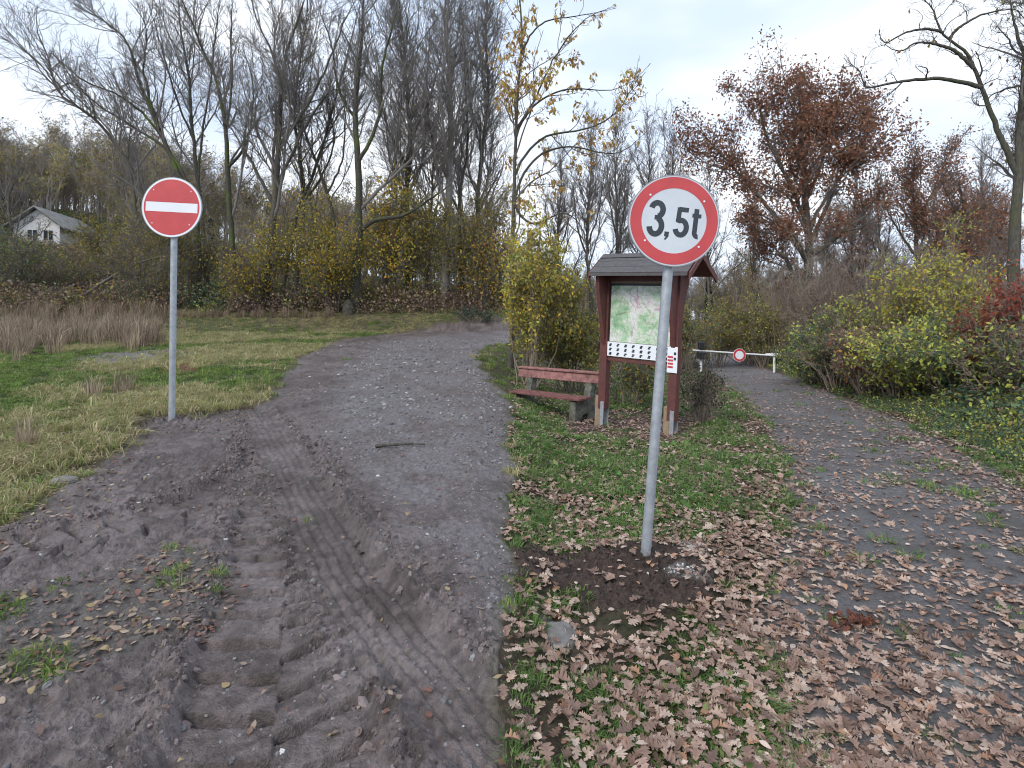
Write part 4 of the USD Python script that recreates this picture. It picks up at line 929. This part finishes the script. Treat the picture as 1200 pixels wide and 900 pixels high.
def grass_clump(rng, n, r, h, palette, lean=0.5, width=0.004):
    a = rng.uniform(0, 6.283, n); rr = r * np.sqrt(rng.random(n)); b = np.stack([rr * np.cos(a), rr * np.sin(a), np.full(n, -0.01)], 1)
    dirn = np.stack([np.cos(a + rng.normal(size=n) * 0.9), np.sin(a + rng.normal(size=n) * 0.9), np.zeros(n)], 1)
    hh = (h * rng.uniform(0.45, 1.15, n))[:, None]; ln = (lean * rng.uniform(0.2, 1.5, n))[:, None]
    mid = b + dirn * hh * ln * 0.35 + [0, 0, 1] * hh * 0.6; tip = b + dirn * hh * ln * 1.1 + [0, 0, 1] * hh * np.clip(1 - 0.45 * ln, 0.25, 1)
    s = np.cross(dirn, [0, 0, 1.0]) * (width * rng.uniform(0.6, 1.4, n))[:, None]
    V = np.stack([b - s, b + s, mid - s * 0.8, mid + s * 0.8, tip], 1).reshape(-1, 3); k = (np.arange(n) * 5)[:, None]
    f = np.vstack([k + [0, 1, 3], k + [0, 3, 2], k + [2, 3, 4]])
    c = np.asarray(palette)[rng.integers(0, len(palette), n)] * rng.uniform(0.75, 1.25, (n, 1))
    return V, f, np.repeat(c, 5, axis=0)

def leafy_clump(rng, n, r, h, size, palette, nst=6):
    pos = rng.normal(size=(n, 3)) * [r * .5, r * .5, h * .35] + [0, 0, h * .55]; pos[:, 2] = np.abs(pos[:, 2])
    v, f, c = leaf_quads(pos, rng, size, palette, width=0.65)
    st = [[[0, 0, -.05], [rng.normal() * r * .3, rng.normal() * r * .3, h * .6], [rng.normal() * r * .6, rng.normal() * r * .6, h * 1.15]] for _ in range(nst)]
    Pt, Rd = stems([np.array(s) for s in st], 0.005, 0.002, K=5, flare=0)
    v2, f2 = tubes(Pt, Rd, 3)
    return np.vstack([v, v2]), np.vstack([f, f2 + len(v)]), np.vstack([c, np.tile([0.10, 0.07, 0.055], (len(v2), 1))])

def oak_leaf_mesh(rng, col, length=0.1):
    NS = 14
    st = np.linspace(0, 1, NS); env = np.sin(np.pi * np.clip(st, 0, 1) ** 1.3) ** 0.75 * 0.33
    lobe = np.where(np.arange(NS) % 3 == 1, 0.36, np.where(np.arange(NS) % 3 == 2, 0.92, 1.0))
    wv = env * lobe * rng.uniform(0.85, 1.15, NS) * rng.uniform(0.8, 1.15); wr = env * np.roll(lobe, rng.integers(0, 2)) * rng.uniform(0.85, 1.15, NS) * rng.uniform(0.8, 1.15)
    wv[0] = wr[0] = 0.015; wv[1] = wr[1] = 0.02; wv[-1] = wr[-1] = 0.0; sk = np.where(np.arange(NS) % 3 == 1, -0.01, 0.025); sk[-1] = 0
    curl, bend, twist = rng.uniform(-0.3, 2.2), rng.uniform(-0.8, 1.0), rng.uniform(-0.9, 0.9)
    V = []
    for i, t in enumerate(st):
        zc = bend * (t - 0.5) ** 2 * 0.8 + 0.015 * rng.normal() * (0 < i < NS - 1)
        for s_, w in ((-1, wv[i]), (0, 0), (1, wr[i])):
            V.append([(t - 0.5 + sk[i] * abs(s_)), s_ * w, zc + curl * w * w * 1.6 + twist * s_ * w * (t - 0.5) + 0.02 * rng.normal() * abs(s_)])
    f = []
    for i in range(NS - 1):
        a, b = 3 * i, 3 * (i + 1)
        f += [[a, b, b + 1], [a, b + 1, a + 1], [a + 1, b + 1, b + 2], [a + 1, b + 2, a + 2]]
    V = np.array(V) * length; V[:, 2] -= V[:, 2].min()
    c = np.tile(col, (len(V), 1)) * rng.uniform(0.9, 1.1, (len(V), 1)); c[1::3] *= 0.85
    return V, np.array(f), c

def oval_leaf_mesh(rng, col, length=0.048):
    st = np.linspace(0, 1, 6); wv = np.array([0.0, 0.2, 0.27, 0.24, 0.14, 0.0]); curl, bend = rng.uniform(0, 2), rng.uniform(-.8, 1)
    V = [[t - .5, s_ * w, bend * (t - .5) ** 2 + curl * w * w * 1.6] for t, w in zip(st, wv) for s_ in (-1, 0, 1)]
    f = []
    for i in range(5):
        a, b = 3 * i, 3 * i + 3
        f += [[a, b, b + 1], [a, b + 1, a + 1], [a + 1, b + 1, b + 2], [a + 1, b + 2, a + 2]]
    V = np.array(V) * length; V[:, 2] -= V[:, 2].min()
    return V, np.array(f), np.tile(col, (len(V), 1)) * rng.uniform(0.9, 1.1, (len(V), 1))

def sample_area(rng, n, x0, x1, y0, y1, power=0.0):
    """power > 0: denser near the camera"""
    u = rng.random(n)
    y = y0 + (y1 - y0) * u if power == 0 else ((y0 ** -power + u * (y1 ** -power - y0 ** -power)) ** (-1 / power))
    return rng.uniform(x0, x1, n) if np.isscalar(x0) else x0 + (x1 - x0) * rng.random(n), y

rng = np.random.default_rng(77)
GREENS = [(0.14, 0.22, 0.045), (0.18, 0.27, 0.06), (0.10, 0.17, 0.04), (0.24, 0.29, 0.085)]
DRY = [(0.42, 0.35, 0.19), (0.52, 0.45, 0.27), (0.34, 0.28, 0.15), (0.27, 0.26, 0.10)]
green_p = [grass_clump(rng, 44, 0.09, 0.10, GREENS + (DRY[3:] if k % 2 else []), 0.9) for k in range(5)]
dry_p = [grass_clump(rng, 44, 0.10, 0.15, DRY + GREENS[3:], 1.3, 0.0035) for k in range(4)]
tall_p = [grass_clump(rng, 60, 0.16, 0.8, [(0.26, 0.19, 0.14), (0.36, 0.28, 0.20), (0.44, 0.36, 0.25), (0.18, 0.13, 0.10)], 0.35, 0.006) for k in range(4)]
weed_p = [leafy_clump(rng, 30, 0.11, 0.05, 0.032, [(0.07, 0.13, 0.03), (0.10, 0.17, 0.045), (0.14, 0.18, 0.06)], 2) for k in range(3)]

# left meadow
x, y = sample_area(rng, 84000, -32, 1.2, 2.2, 34, 0.25); k = np.abs(x) < 1.15 * y + 1; x, y = x[k], y[k]
m = fields(x, y); den = (1 - m['road']) * (~m['right']) * (1 - 0.75 * m['strip']) * (1 - 0.65 * m['red'])
den = den * (0.35 + 0.65 * smoothstep(0.35, 0.55, n2(x, y, 1.3, 3, 51))) * np.clip(0.35 + 0.65 * sd(road_poly, x, y) / -0.8, 0.25, 1)
isl = m['patch'] * m['road'] * smoothstep(0.46, 0.66, n2(x, y, 3.6, 3, 52)) * 0.22 + m['road'] * (1 - m['gravel']) * 0.0015
keep_ = rng.random(len(x)) < np.maximum(den, isl); x, y = x[keep_], y[keep_]; m = {a: b[keep_] for a, b in m.items()}
greenness = smoothstep(0.42, 0.60, n2(x, y, 0.45, 3, 53) + 0.25 * (n2(x, y, 2.5, 2, 54) - 0.5) + np.where(x > -3.6, 0.12, 0.0) + m['patch'] * 0.3)
isg = rng.random(len(x)) < np.clip(greenness * 0.9 + 0.08, 0, 1)
z = ground_z(x, y)[0]; n = len(x); yaw = rng.uniform(0, 6.283, n)
Q = quat(yaw, rng.normal(size=n) * .12, rng.normal(size=n) * .12); S = rng.uniform(0.6, 1.35, n) * np.where(y < 5, 0.8, 1.0) * np.where((m['road'] > 0.5) & (y < 5), 0.55, 1.0)
pos = np.stack([x, y, z], 1)
isw = isg & (rng.random(n) < 0.3)
scatter('green_grass', green_p + weed_p, 'leaf', pos[isg], Q[isg], S[isg], np.where(isw, rng.integers(5, 8, n), rng.integers(0, 5, n))[isg], 'short green grass and weeds of the left meadow', 'grass')
scatter('dry_grass', dry_p, 'leaf', pos[~isg], Q[~isg], S[~isg], rng.integers(0, 4, n)[~isg], 'straw coloured dry grass of the left meadow', 'grass')
print('left grass', n)
# tall dead weeds
tw = []
for (px, py, sx, sy, cnt) in [(18, 402, 26, 9, 70), (60, 392, 40, 6, 60), (135, 396, 22, 5, 70), (165, 402, 8, 4, 14), (270, 368, 60, 3, 34), (345, 366, 50, 3, 24), (90, 374, 70, 5, 90), (112, 466, 3, 2, 2), (150, 460, 5, 3, 4), (30, 530, 5, 5, 2)]:
    a = rng.normal(px, sx, cnt); b = np.maximum(rng.normal(py, sy, cnt), 374); Yt = np.where(b < 390, 26 + (390 - b) * 0.21, EYE * F / (np.maximum(b, 389) - 352)); tw.append(np.stack([(a - 600) * Yt / F, Yt], 1))
tw = np.vstack(tw); n = len(tw); z = ground_z(tw[:, 0], tw[:, 1])[0]
scatter('dead_weeds', tall_p, 'leaf', np.c_[tw, z], quat(rng.uniform(0, 6.28, n), rng.normal(size=n) * .1, rng.normal(size=n) * .1), rng.uniform(0.6, 1.5, n) * np.where(tw[:, 1] < 12, 0.5, np.where(tw[:, 0] / tw[:, 1] > -0.6, 0.6, 1.0)), rng.integers(0, 4, n), 'tall reddish brown dead weeds behind the left meadow', 'weeds')
# undergrowth below the left thicket and on the slope
und = [leafy_clump(rng, 60, 0.55, 0.7, 0.10, p, 10) for p in (IVY, OLIVE, BROWN, IVY[2:] + LIME[2:], YELLOW[2:] + OLIVE)]
x = rng.uniform(-62, 1.0, 9000); y = 30.0 + 46 * rng.random(9000) ** 1.25
k = (x / y < -0.005) & (x / y > -1.05) & ~((np.abs(x + 50.5) < 4.5) & (np.abs(y - 64) < 7)); x, y = x[k], y[k]; z = ground_z(x, y)[0]; n = len(x)
typ = np.where(rng.random(n) < 0.3, rng.integers(0, 5, n), np.where(x < -12, np.where(n2(x, y, 0.3, 2, 61) > 0.5, 0, 2), np.where(n2(x, y, 0.3, 2, 62) > 0.5, 1, 2)))
scatter('undergrowth', und, 'leaf', np.c_[x, y, z], quat(rng.uniform(0, 6.28, n), rng.normal(size=n) * .2, rng.normal(size=n) * .2), rng.uniform(0.6, 1.7, n) * np.where(y > 45, 1.25, 1.0), typ, 'brambles and ivy covering the wooded slope on the left', 'undergrowth')
# right bank beside the path
x = np.zeros(0); y = rng.uniform(5.2, 30, 5200); x = path_right(y) + 0.25 + rng.random(len(y)) ** 1.3 * (1.5 + y * 0.22); n = len(x)
z = ground_z(x, y)[0]; e = x - path_right(y)
bank_p = [leafy_clump(rng, 46, 0.26, 0.28, 0.085, p, 5) for p in (IVY, IVY, LIME + IVY, LIME + OLIVE, BROWN + IVY)]
typ = rng.choice(5, n, p=[.34, .28, .16, .12, .10])
sc_ = rng.uniform(0.55, 1.1, n) * (0.45 + 0.85 * smoothstep(0.2, 2.2, e))
scatter('ivy_bank', bank_p, 'leaf', np.c_[x, y, z], quat(rng.uniform(0, 6.28, n), rng.normal(size=n) * .2, rng.normal(size=n) * .2), sc_, typ, 'low ivy and brambles along the right side of the path', 'ground cover')
# verge grass on the right
x, y = sample_area(rng, 60000, 0.0, 12, 1.75, 22, 0.8)
k = (x < 1.05 * y + 0.6); x, y = x[k], y[k]; m = fields(x, y)
den = m['right'] * (1 - m['path']) * (1 - m['dug']) * (1 - 0.85 * m['litter']) * 0.58 * smoothstep(0.38, 0.58, n2(x, y, 1.8, 3, 71) + 0.02 * (y > 4) + 0.05 * (x < 0.5) - 0.04 * (x > path_left(y) - 0.5)) * np.where(x > path_right(y), 0.8, 1.0)
den = den * np.where(y < 3.4, 0.7, 1.0)
keep_ = rng.random(len(x)) < den + 0.008 * m['path']; x, y = x[keep_], y[keep_]; n = len(x); z = ground_z(x, y)[0]
GR = [(0.11, 0.20, 0.05), (0.145, 0.245, 0.06), (0.085, 0.15, 0.045), (0.21, 0.27, 0.10)]
lawn_p = [grass_clump(rng, 40, 0.06, 0.055, GR, 1.0, 0.0028) for k in range(5)] + [leafy_clump(rng, 18, 0.07, 0.035, 0.035, GR, 1) for k in range(3)]
scatter('lawn_grass', lawn_p, 'leaf', np.c_[x, y, z], quat(rng.uniform(0, 6.28, n), rng.normal(size=n) * .12, rng.normal(size=n) * .12), rng.uniform(0.7, 1.3, n) * np.clip(y / 3.5, 0.8, 1.7), np.where(rng.random(n) < .88, rng.integers(0, 5, n), rng.integers(5, 8, n)), 'short green grass of the lawn on the right', 'grass')
print('lawn grass', n)

# fallen oak leaves on the right: the largest in view one by one, the rest as ground cover
OAK = [(0.40, 0.285, 0.225), (0.46, 0.35, 0.285), (0.28, 0.185, 0.145), (0.36, 0.245, 0.195), (0.18, 0.11, 0.08), (0.52, 0.41, 0.335), (0.23, 0.15, 0.12), (0.34, 0.195, 0.125)]
oak_p = [oak_leaf_mesh(rng, OAK[k % 8], 0.1 * (1.0, 0.8, 1.15)[k % 3]) if k % 5 else oval_leaf_mesh(rng, OAK[(k * 3) % 8], 0.075) for k in range(20)]
x, y = sample_area(rng, 110000, -0.1, 14, 1.6, 26, 0.6)
k = x < 1.03 * y + 0.5; x, y = x[k], y[k]; m = fields(x, y)
edge = np.exp(-((x - path_left(y) + 0.05) / 0.42) ** 2) + 0.8 * np.exp(-((x - path_right(y) + 0.15) / 0.4) ** 2)
patchy = smoothstep(0.38, 0.6, n2(x, y, 2.2, 3, 81))
den = np.where(m['path'] > 0.5, 0.16 + 0.12 * patchy * smoothstep(8, 2.2, y) + 0.28 * patchy, np.where(y > 3.2, 0.75, 0.20) + 0.28 * patchy) + 0.55 * edge
den = den * m['right'] * (1 - 0.86 * m['dug']) * np.where(x > path_right(y) + 0.3, 0.35, 1.0) + 0.3 * m['litter']
keep_ = rng.random(len(x)) < den; x, y = x[keep_], y[keep_]; n = len(x); z = ground_z(x, y)[0] + rng.uniform(0.001, 0.016, n) + np.where(m['path'][keep_] < 0.5, rng.uniform(0.0, 0.035, n), 0)
Q = quat(rng.uniform(0, 6.283, n), rng.normal(size=n) * .17, rng.normal(size=n) * .17); S = rng.uniform(0.34, 0.84, n) * np.clip(0.8 + 0.05 * y, 0.9, 1.1); idx = rng.integers(0, 20, n)
print('oak leaves', n)
def rotm(q):
    w, a, b, c = q
    return np.array([[1 - 2 * (b * b + c * c), 2 * (a * b - w * c), 2 * (a * c + w * b)], [2 * (a * b + w * c), 1 - 2 * (a * a + c * c), 2 * (b * c - w * a)], [2 * (a * c - w * b), 2 * (b * c + w * a), 1 - 2 * (a * a + b * b)]])
onpath = (x > path_left(y)) & (x < path_right(y)); inview = (np.abs(x) < 0.93 * y) & (y > 1.9)
single = np.zeros(n, bool)
for surf, msk in (('path', onpath & inview), ('lawn', ~onpath & inview)):
    pick = np.where(msk)[0]; pick = pick[np.argsort(y[pick] / S[pick])][:300]; single[pick] = True
    for i in pick:
        v, f, c = oak_p[idx[i]]
        robj('leaf', (v @ rotm(Q[i]).T * S[i] + [x[i], y[i], z[i]], f), 'dead_leaf', ground_prims[surf], None, c)
r_ = ~single
scatter('fallen_leaves', oak_p, 'dead_leaf', np.c_[x, y, z][r_], Q[r_], S[r_], idx[r_], 'fallen tan oak leaves lying on path and lawn', 'fallen leaves')
# fallen leaves on the left
SM = [(0.26, 0.19, 0.145), (0.34, 0.265, 0.20), (0.17, 0.11, 0.085), (0.15, 0.10, 0.09), (0.28, 0.215, 0.12), (0.20, 0.10, 0.075)]
sm_p = [oval_leaf_mesh(rng, SM[k % 6]) for k in range(12)]
x, y = sample_area(rng, 76000, -20, 0.05, 1.8, 33, 0.7); k = np.abs(x) < y + .5; x, y = x[k], y[k]; m = fields(x, y)
ed = (x < -0.35) * np.exp(-(sd(road_poly, x, y) / np.clip(0.09 * y, 0.3, 1.0)) ** 2)
patchy = smoothstep(0.4, 0.62, n2(x, y, 2.0, 3, 91))
den = 0.95 * m['patch'] * patchy + 0.3 * (y > 27) + 0.55 * ed * patchy * (x > -4.6) + 0.10 * (1 - m['road']) + 0.016 * m['road'] + 0.6 * m['red'] + 0.15 * m['patch'] + 0.35 * np.exp(-(sd(island_poly, x, y) / .8) ** 2)
keep_ = (rng.random(len(x)) < den) & ~m['right']; x, y = x[keep_], y[keep_]; n = len(x); z = ground_z(x, y)[0] + rng.uniform(0.002, 0.014, n)
Q = quat(rng.uniform(0, 6.283, n), rng.normal(size=n) * .25, rng.normal(size=n) * .25); S = rng.uniform(0.45, 1.1, n); idx = rng.integers(0, 12, n)
print('left leaves', n)
pick = np.where((m['road'][keep_] > .5) & (np.abs(x) < .93 * y) & (y > 1.85))[0]; pick = pick[np.argsort(y[pick] / S[pick])][:300]
single = np.zeros(n, bool); single[pick] = True
for i in pick:
    v, f, c = sm_p[idx[i]]
    robj('leaf', (v @ rotm(Q[i]).T * S[i] + [x[i], y[i], z[i]], f), 'dead_leaf', ground_prims['muddy_road'], None, c)
r_ = ~single
scatter('fallen_leaves', sm_p, 'dead_leaf', np.c_[x, y, z][r_], Q[r_], S[r_], idx[r_], 'small brown fallen leaves on mud and meadow left', 'fallen leaves')

# pebbles, clods
def pebble(rng, col):
    m_ = trimesh.creation.icosphere(subdivisions=1, radius=1.0); v = m_.vertices * [1, rng.uniform(.6, .95), rng.uniform(.4, .7)]; v = v * (1 + 0.75 * (rng.random((len(v), 1)) - 0.5))
    return v, m_.faces, np.tile(col, (len(v), 1)) * rng.uniform(.85, 1.15, (len(v), 1))
peb = [pebble(rng, c) for c in [(0.16, 0.155, 0.16), (0.22, 0.21, 0.21), (0.12, 0.115, 0.12), (0.42, 0.41, 0.40), (0.19, 0.165, 0.15), (0.14, 0.14, 0.15)]]
x, y = sample_area(rng, 70000, -8, 0.05, 1.8, 22, 0.7); k = np.abs(x) < y + .4; x, y = x[k], y[k]; m = fields(x, y)
keep_ = rng.random(len(x)) < m['gravel'] * (0.25 + 0.75 * smoothstep(.4, .6, n2(x, y, 2.5, 3, 95))) + 0.05 * m['road']
keep_ &= ~m['right']
x, y = x[keep_], y[keep_]
xs, ys_ = sample_area(rng, 700, *(lambda p: (p[0], p[2], p[1], p[3]))(strip_poly.bounds)); kk = shapely.contains_xy(strip_poly, xs, ys_); x, y = np.r_[x, xs[kk]], np.r_[y, ys_[kk]]
n = len(x); z = ground_z(x, y)[0]
scatter('gravel_stones', peb, 'twig_mix', np.c_[x, y, z], quat(rng.uniform(0, 6.28, n), rng.normal(size=n) * .3, rng.normal(size=n) * .3), np.clip(rng.lognormal(-4.95, 0.45, n), 0.003, 0.02) * np.clip(y / 5, 0.8, 2.5), rng.choice(6, n, p=[.27, .2, .22, .07, .12, .12]), 'loose grey gravel stones on the road', 'gravel')
clods = [pebble(rng, c) for c in [(0.15, 0.12, 0.116), (0.12, 0.095, 0.088), (0.17, 0.14, 0.136)]]
cx, cy = [], []
for line, half in ((TRACK_A, .29), (TRACK_A, -.29), (TRACK_B, -.40), (TRACK_C, .36)):
    s_ = rng.uniform(0, line.length, 900); q = shapely.get_coordinates(shapely.line_interpolate_point(line, s_)); q2 = shapely.get_coordinates(shapely.line_interpolate_point(line, s_ + .03)); t_ = q2 - q; t_ /= np.maximum(np.linalg.norm(t_, axis=1, keepdims=True), 1e-6)
    off = half + rng.normal(size=900) * .06; cx.append(q[:, 0] - t_[:, 1] * off); cy.append(q[:, 1] + t_[:, 0] * off)
a_ = rng.normal(size=(500, 2)) * .38 + L(201, 498); cx.append(a_[:, 0]); cy.append(a_[:, 1])
x, y = np.concatenate(cx), np.concatenate(cy); k = (y > 1.2) & (x < -0.02); x, y = x[k], y[k]; n = len(x); z = ground_z(x, y)[0]
scatter('mud_clods', clods, 'twig_mix', np.c_[x, y, z], quat(rng.uniform(0, 6.28, n), rng.normal(size=n), rng.normal(size=n)), np.clip(rng.lognormal(-4.7, .55, n), .004, .03), rng.integers(0, 3, n), 'crumbled clods of mud beside the tyre tracks', 'mud')
dclods = [pebble(rng, c) for c in [(0.055, 0.04, 0.034), (0.07, 0.05, 0.044), (0.042, 0.03, 0.026)]]
a_ = np.array([Rr(px_, py_) for px_, py_ in zip(rng.uniform(604, 838, 2200), rng.uniform(640, 724, 2200))]); k = fields(a_[:, 0], a_[:, 1])['dug'] > .4; a_ = a_[k]; n = len(a_)
scatter('soil_crumbs', dclods, 'twig_mix', np.c_[a_, ground_z(a_[:, 0], a_[:, 1])[0]], quat(rng.uniform(0, 6.28, n), rng.normal(size=n), rng.normal(size=n)), np.clip(rng.lognormal(-5.0, .5, n), .003, .02), rng.integers(0, 3, n), 'dark crumbled soil dug up round the leaning pole', 'soil')
wch = [pebble(rng, c) for c in [(0.55, 0.54, 0.52), (0.45, 0.44, 0.42)]]
b1, b2 = np.array(Rr(812, 641)), np.array(Rr(806, 680))
a_ = np.vstack([rng.normal(size=(230, 2)) * [.075, .09] + b1, rng.normal(size=(90, 2)) * [.1, .05] + b2]); n = len(a_)
scatter('mortar_crumbs', wch, 'twig_mix', np.c_[a_, ground_z(a_[:, 0], a_[:, 1])[0]], quat(rng.uniform(0, 6.28, n), rng.normal(size=n), rng.normal(size=n)), rng.uniform(.003, .011, n), rng.integers(0, 2, n), 'spilled pale mortar crumbs right of the leaning pole', 'mortar')

# single things lying about
def lump(name, label, category, xy, size, material, seed, parent=None, sink=0.3):
    m_ = trimesh.creation.icosphere(subdivisions=3, radius=1.0); v = m_.vertices * np.array(size); v *= (0.75 + 0.5 * fbm(m_.vertices * 1.7 + seed, 3, seed))[:, None]
    t = usdkit.mesh(stage, numbered('/World/' + name), (v + [xy[0], xy[1], gz(*xy) + size[2] * (1 - 2 * sink)], m_.faces), '/World/Looks/' + material, smooth=True).GetPrim()
    return tag(t, label, category)
lump('flat_stone', 'flat grey stone lying in the grass left of the mud', 'stone', L(75, 567), (.115, .08, .035), 'stone', 3)
lump('pale_rock', 'pale grey rock half buried in leaves on the lawn', 'rock', Rr(655, 752), (.085, .11, .05), 'stone', 6, sink=0.42)
lump('tree_stump', 'low dark tree stump at the edge of the thicket', 'stump', ((408 - 600) * 30.0 / F, 30.0), (.30, .28, .55), 'bark', 9)
def stick(name, label, pts, r, material, category='stick'):
    v, f = tubes(*stems([np.array(pts)], r, r * .45, K=9, flare=0), 6)
    return tag(robj(name, (v, f), material, None, normals_of(v, f)), label, category)
def gpt(xy, h): return [xy[0], xy[1], gz(*xy) + h]
stick('stick', 'dark broken stick lying across the gravel road', [gpt(L(440, 526), .02), gpt(L(462, 526), .03), gpt(L(482, 524), .025), gpt(L(498, 525), .03)], .02, 'bark')
stick('fallen_branch', 'fallen grey branch leaning on the slope left of the sign', [P(100, 345, 31.5), P(125, 328, 31.7), P(150, 314, 32), P(175, 304, 32.3), P(195, 300, 32.6)], .09, 'bark_grey', 'branch')

# reddish clump of leaves on the path
a_ = rng.normal(size=(60, 2)) * [.06, .035] + Rr(1000, 727); n = len(a_)
rd = [oak_leaf_mesh(rng, c) for c in [(0.14, 0.05, 0.03), (0.18, 0.07, 0.04), (0.10, 0.04, 0.03)]]
scatter('wet_leaf_clump', rd, 'dead_leaf', np.c_[a_, ground_z(a_[:, 0], a_[:, 1])[0] + rng.uniform(0, .03, n)], quat(rng.uniform(0, 6.28, n), rng.normal(size=n) * .5, rng.normal(size=n) * .5), rng.uniform(.4, .7, n), rng.integers(0, 3, n), 'dark red brown clump of wet leaves on the path', 'fallen leaves')

# ------------------------------------------------------------------ far woods
def wood_proto(seed, h, palette, nleaf, tw=(0.25, 0.22, 0.19)):
    r = np.random.default_rng(seed)
    tr = stems([[[0, 0, -.5], [r.normal() * .3, r.normal() * .3, h * .5], [r.normal() * .6, r.normal() * .6, h]]] + [[[0, 0, h * .25], [r.normal() * 1.2, r.normal() * 1.2, h * .55], [r.normal() * 2.2, r.normal() * 2.2, h * .9]] for _ in range(2)], [.16, .1, .1], .02, K=10, wob=.06, rng=r)
    l1 = spawn(*tr, r, 34, 7, t0=.2, lr=.4, ang=(20, 55), up=.3, tip=.016); l2 = spawn(*l1, r, 190, 5, t0=.1, lr=.45, up=.25, tip=.013); l3 = spawn(*l2, r, 800, 4, t0=.1, lr=.5, up=.15, tip=.011, lmin=.4)
    v, f = join([tubes(*tr, 5), tubes(*l1, 4), tubes(*l2, 3), tubes(*l3, 3)]); c = np.tile(tw, (len(v), 1)) * r.uniform(.85, 1.15, (len(v), 1))
    if nleaf:
        lv, lf, lc = leaf_quads(sample_on(np.concatenate([l3[0], l2[0][:, :4]]), r, nleaf, .25), r, .28, palette)
        f = np.vstack([f, lf + len(v)]); v = np.vstack([v, lv]); c = np.vstack([c, lc])
    return v, f, c
woods = [wood_proto(501, 13, OLIVE + BROWN, 1300), wood_proto(502, 14, BROWN + OLIVE, 1100), wood_proto(503, 12, OLIVE, 0), wood_proto(504, 13, BROWN, 300, (0.21, 0.175, 0.155)), wood_proto(505, 11, OLIVE + YELLOW[3:4], 1300), wood_proto(506, 14, BROWN, 0, (0.20, 0.185, 0.17))]
def fir_proto(seed):
    r = np.random.default_rng(seed); h, w, nn = 13, 5.0, 5000; q = r.random(nn) ** .7; a = r.uniform(0, 6.283, nn); rad = w / 2 * (1 - q) * np.sqrt(r.random(nn)) * (.75 + .25 * np.cos(q * 60))
    return leaf_quads(np.stack([rad * np.cos(a), rad * np.sin(a), h * (.05 + .95 * q) - .25 * rad], 1), r, .5, [(0.025, 0.04, 0.028), (0.035, 0.05, 0.035)], hang=.2, width=.3)
woods.append(fir_proto(510))
# the wooded hill on the left
x = rng.uniform(-135, -0.5, 2300); y = rng.uniform(40, 125, 2300); sx = x / y
k = (sx < -0.02) & (sx > -1.25) & ~((y < 68) & (sx > -0.95) & (sx < -0.70)) & ~((np.hypot(x + 50, y - 64) < 8))
k &= (rng.random(2300) < np.where(sx < -0.58, 0.60, 0.26))
x, y = x[k], y[k]; n = len(x); z = G(x, y)
sc_ = rng.uniform(.6, 1.1, n) * np.where(y < 60, .55, 0.95)
scatter('hillside_wood', woods, 'twig_mix', np.c_[x, y, z], quat(rng.uniform(0, 6.28, n), rng.normal(size=n) * .05, rng.normal(size=n) * .05), sc_, rng.choice(7, n, p=[.2, .2, .13, .15, .2, .09, .03]), 'brown and olive autumn wood covering the hillside left', 'wood')
# distant wood behind the right hedge
x = rng.uniform(0, 130, 900); y = rng.uniform(60, 120, 900); sx = x / y; k = (sx > 0.02) & (sx < 1.1); x, y = x[k], y[k]; n = len(x); z = G(x, y)
scatter('distant_wood', woods, 'twig_mix', np.c_[x, y, z], quat(rng.uniform(0, 6.28, n), rng.normal(size=n) * .05, rng.normal(size=n) * .05), rng.uniform(.35, .75, n), rng.choice(7, n, p=[.1, .15, .22, .2, .1, .2, .03]), 'bare grey brown wood in the distance behind the hedge', 'wood')
# scrub under the distant wood on the right
x = rng.uniform(0, 70, 2600); y = rng.uniform(33, 70, 2600); k = (x / y > 0.0) & (x / y < 1.1) & ((x < path_left(y) - 1) | (x > path_right(y) + 1)); x, y = x[k], y[k]; n = len(x)
scatter('distant_scrub', und, 'leaf', np.c_[x, y, G(x, y)], quat(rng.uniform(0, 6.28, n), rng.normal(size=n) * .2, rng.normal(size=n) * .2), rng.uniform(1.2, 3.0, n), rng.choice(5, n, p=[.1, .3, .4, .15, .05]), 'brown and olive scrub behind the hedge and the barrier', 'scrub')
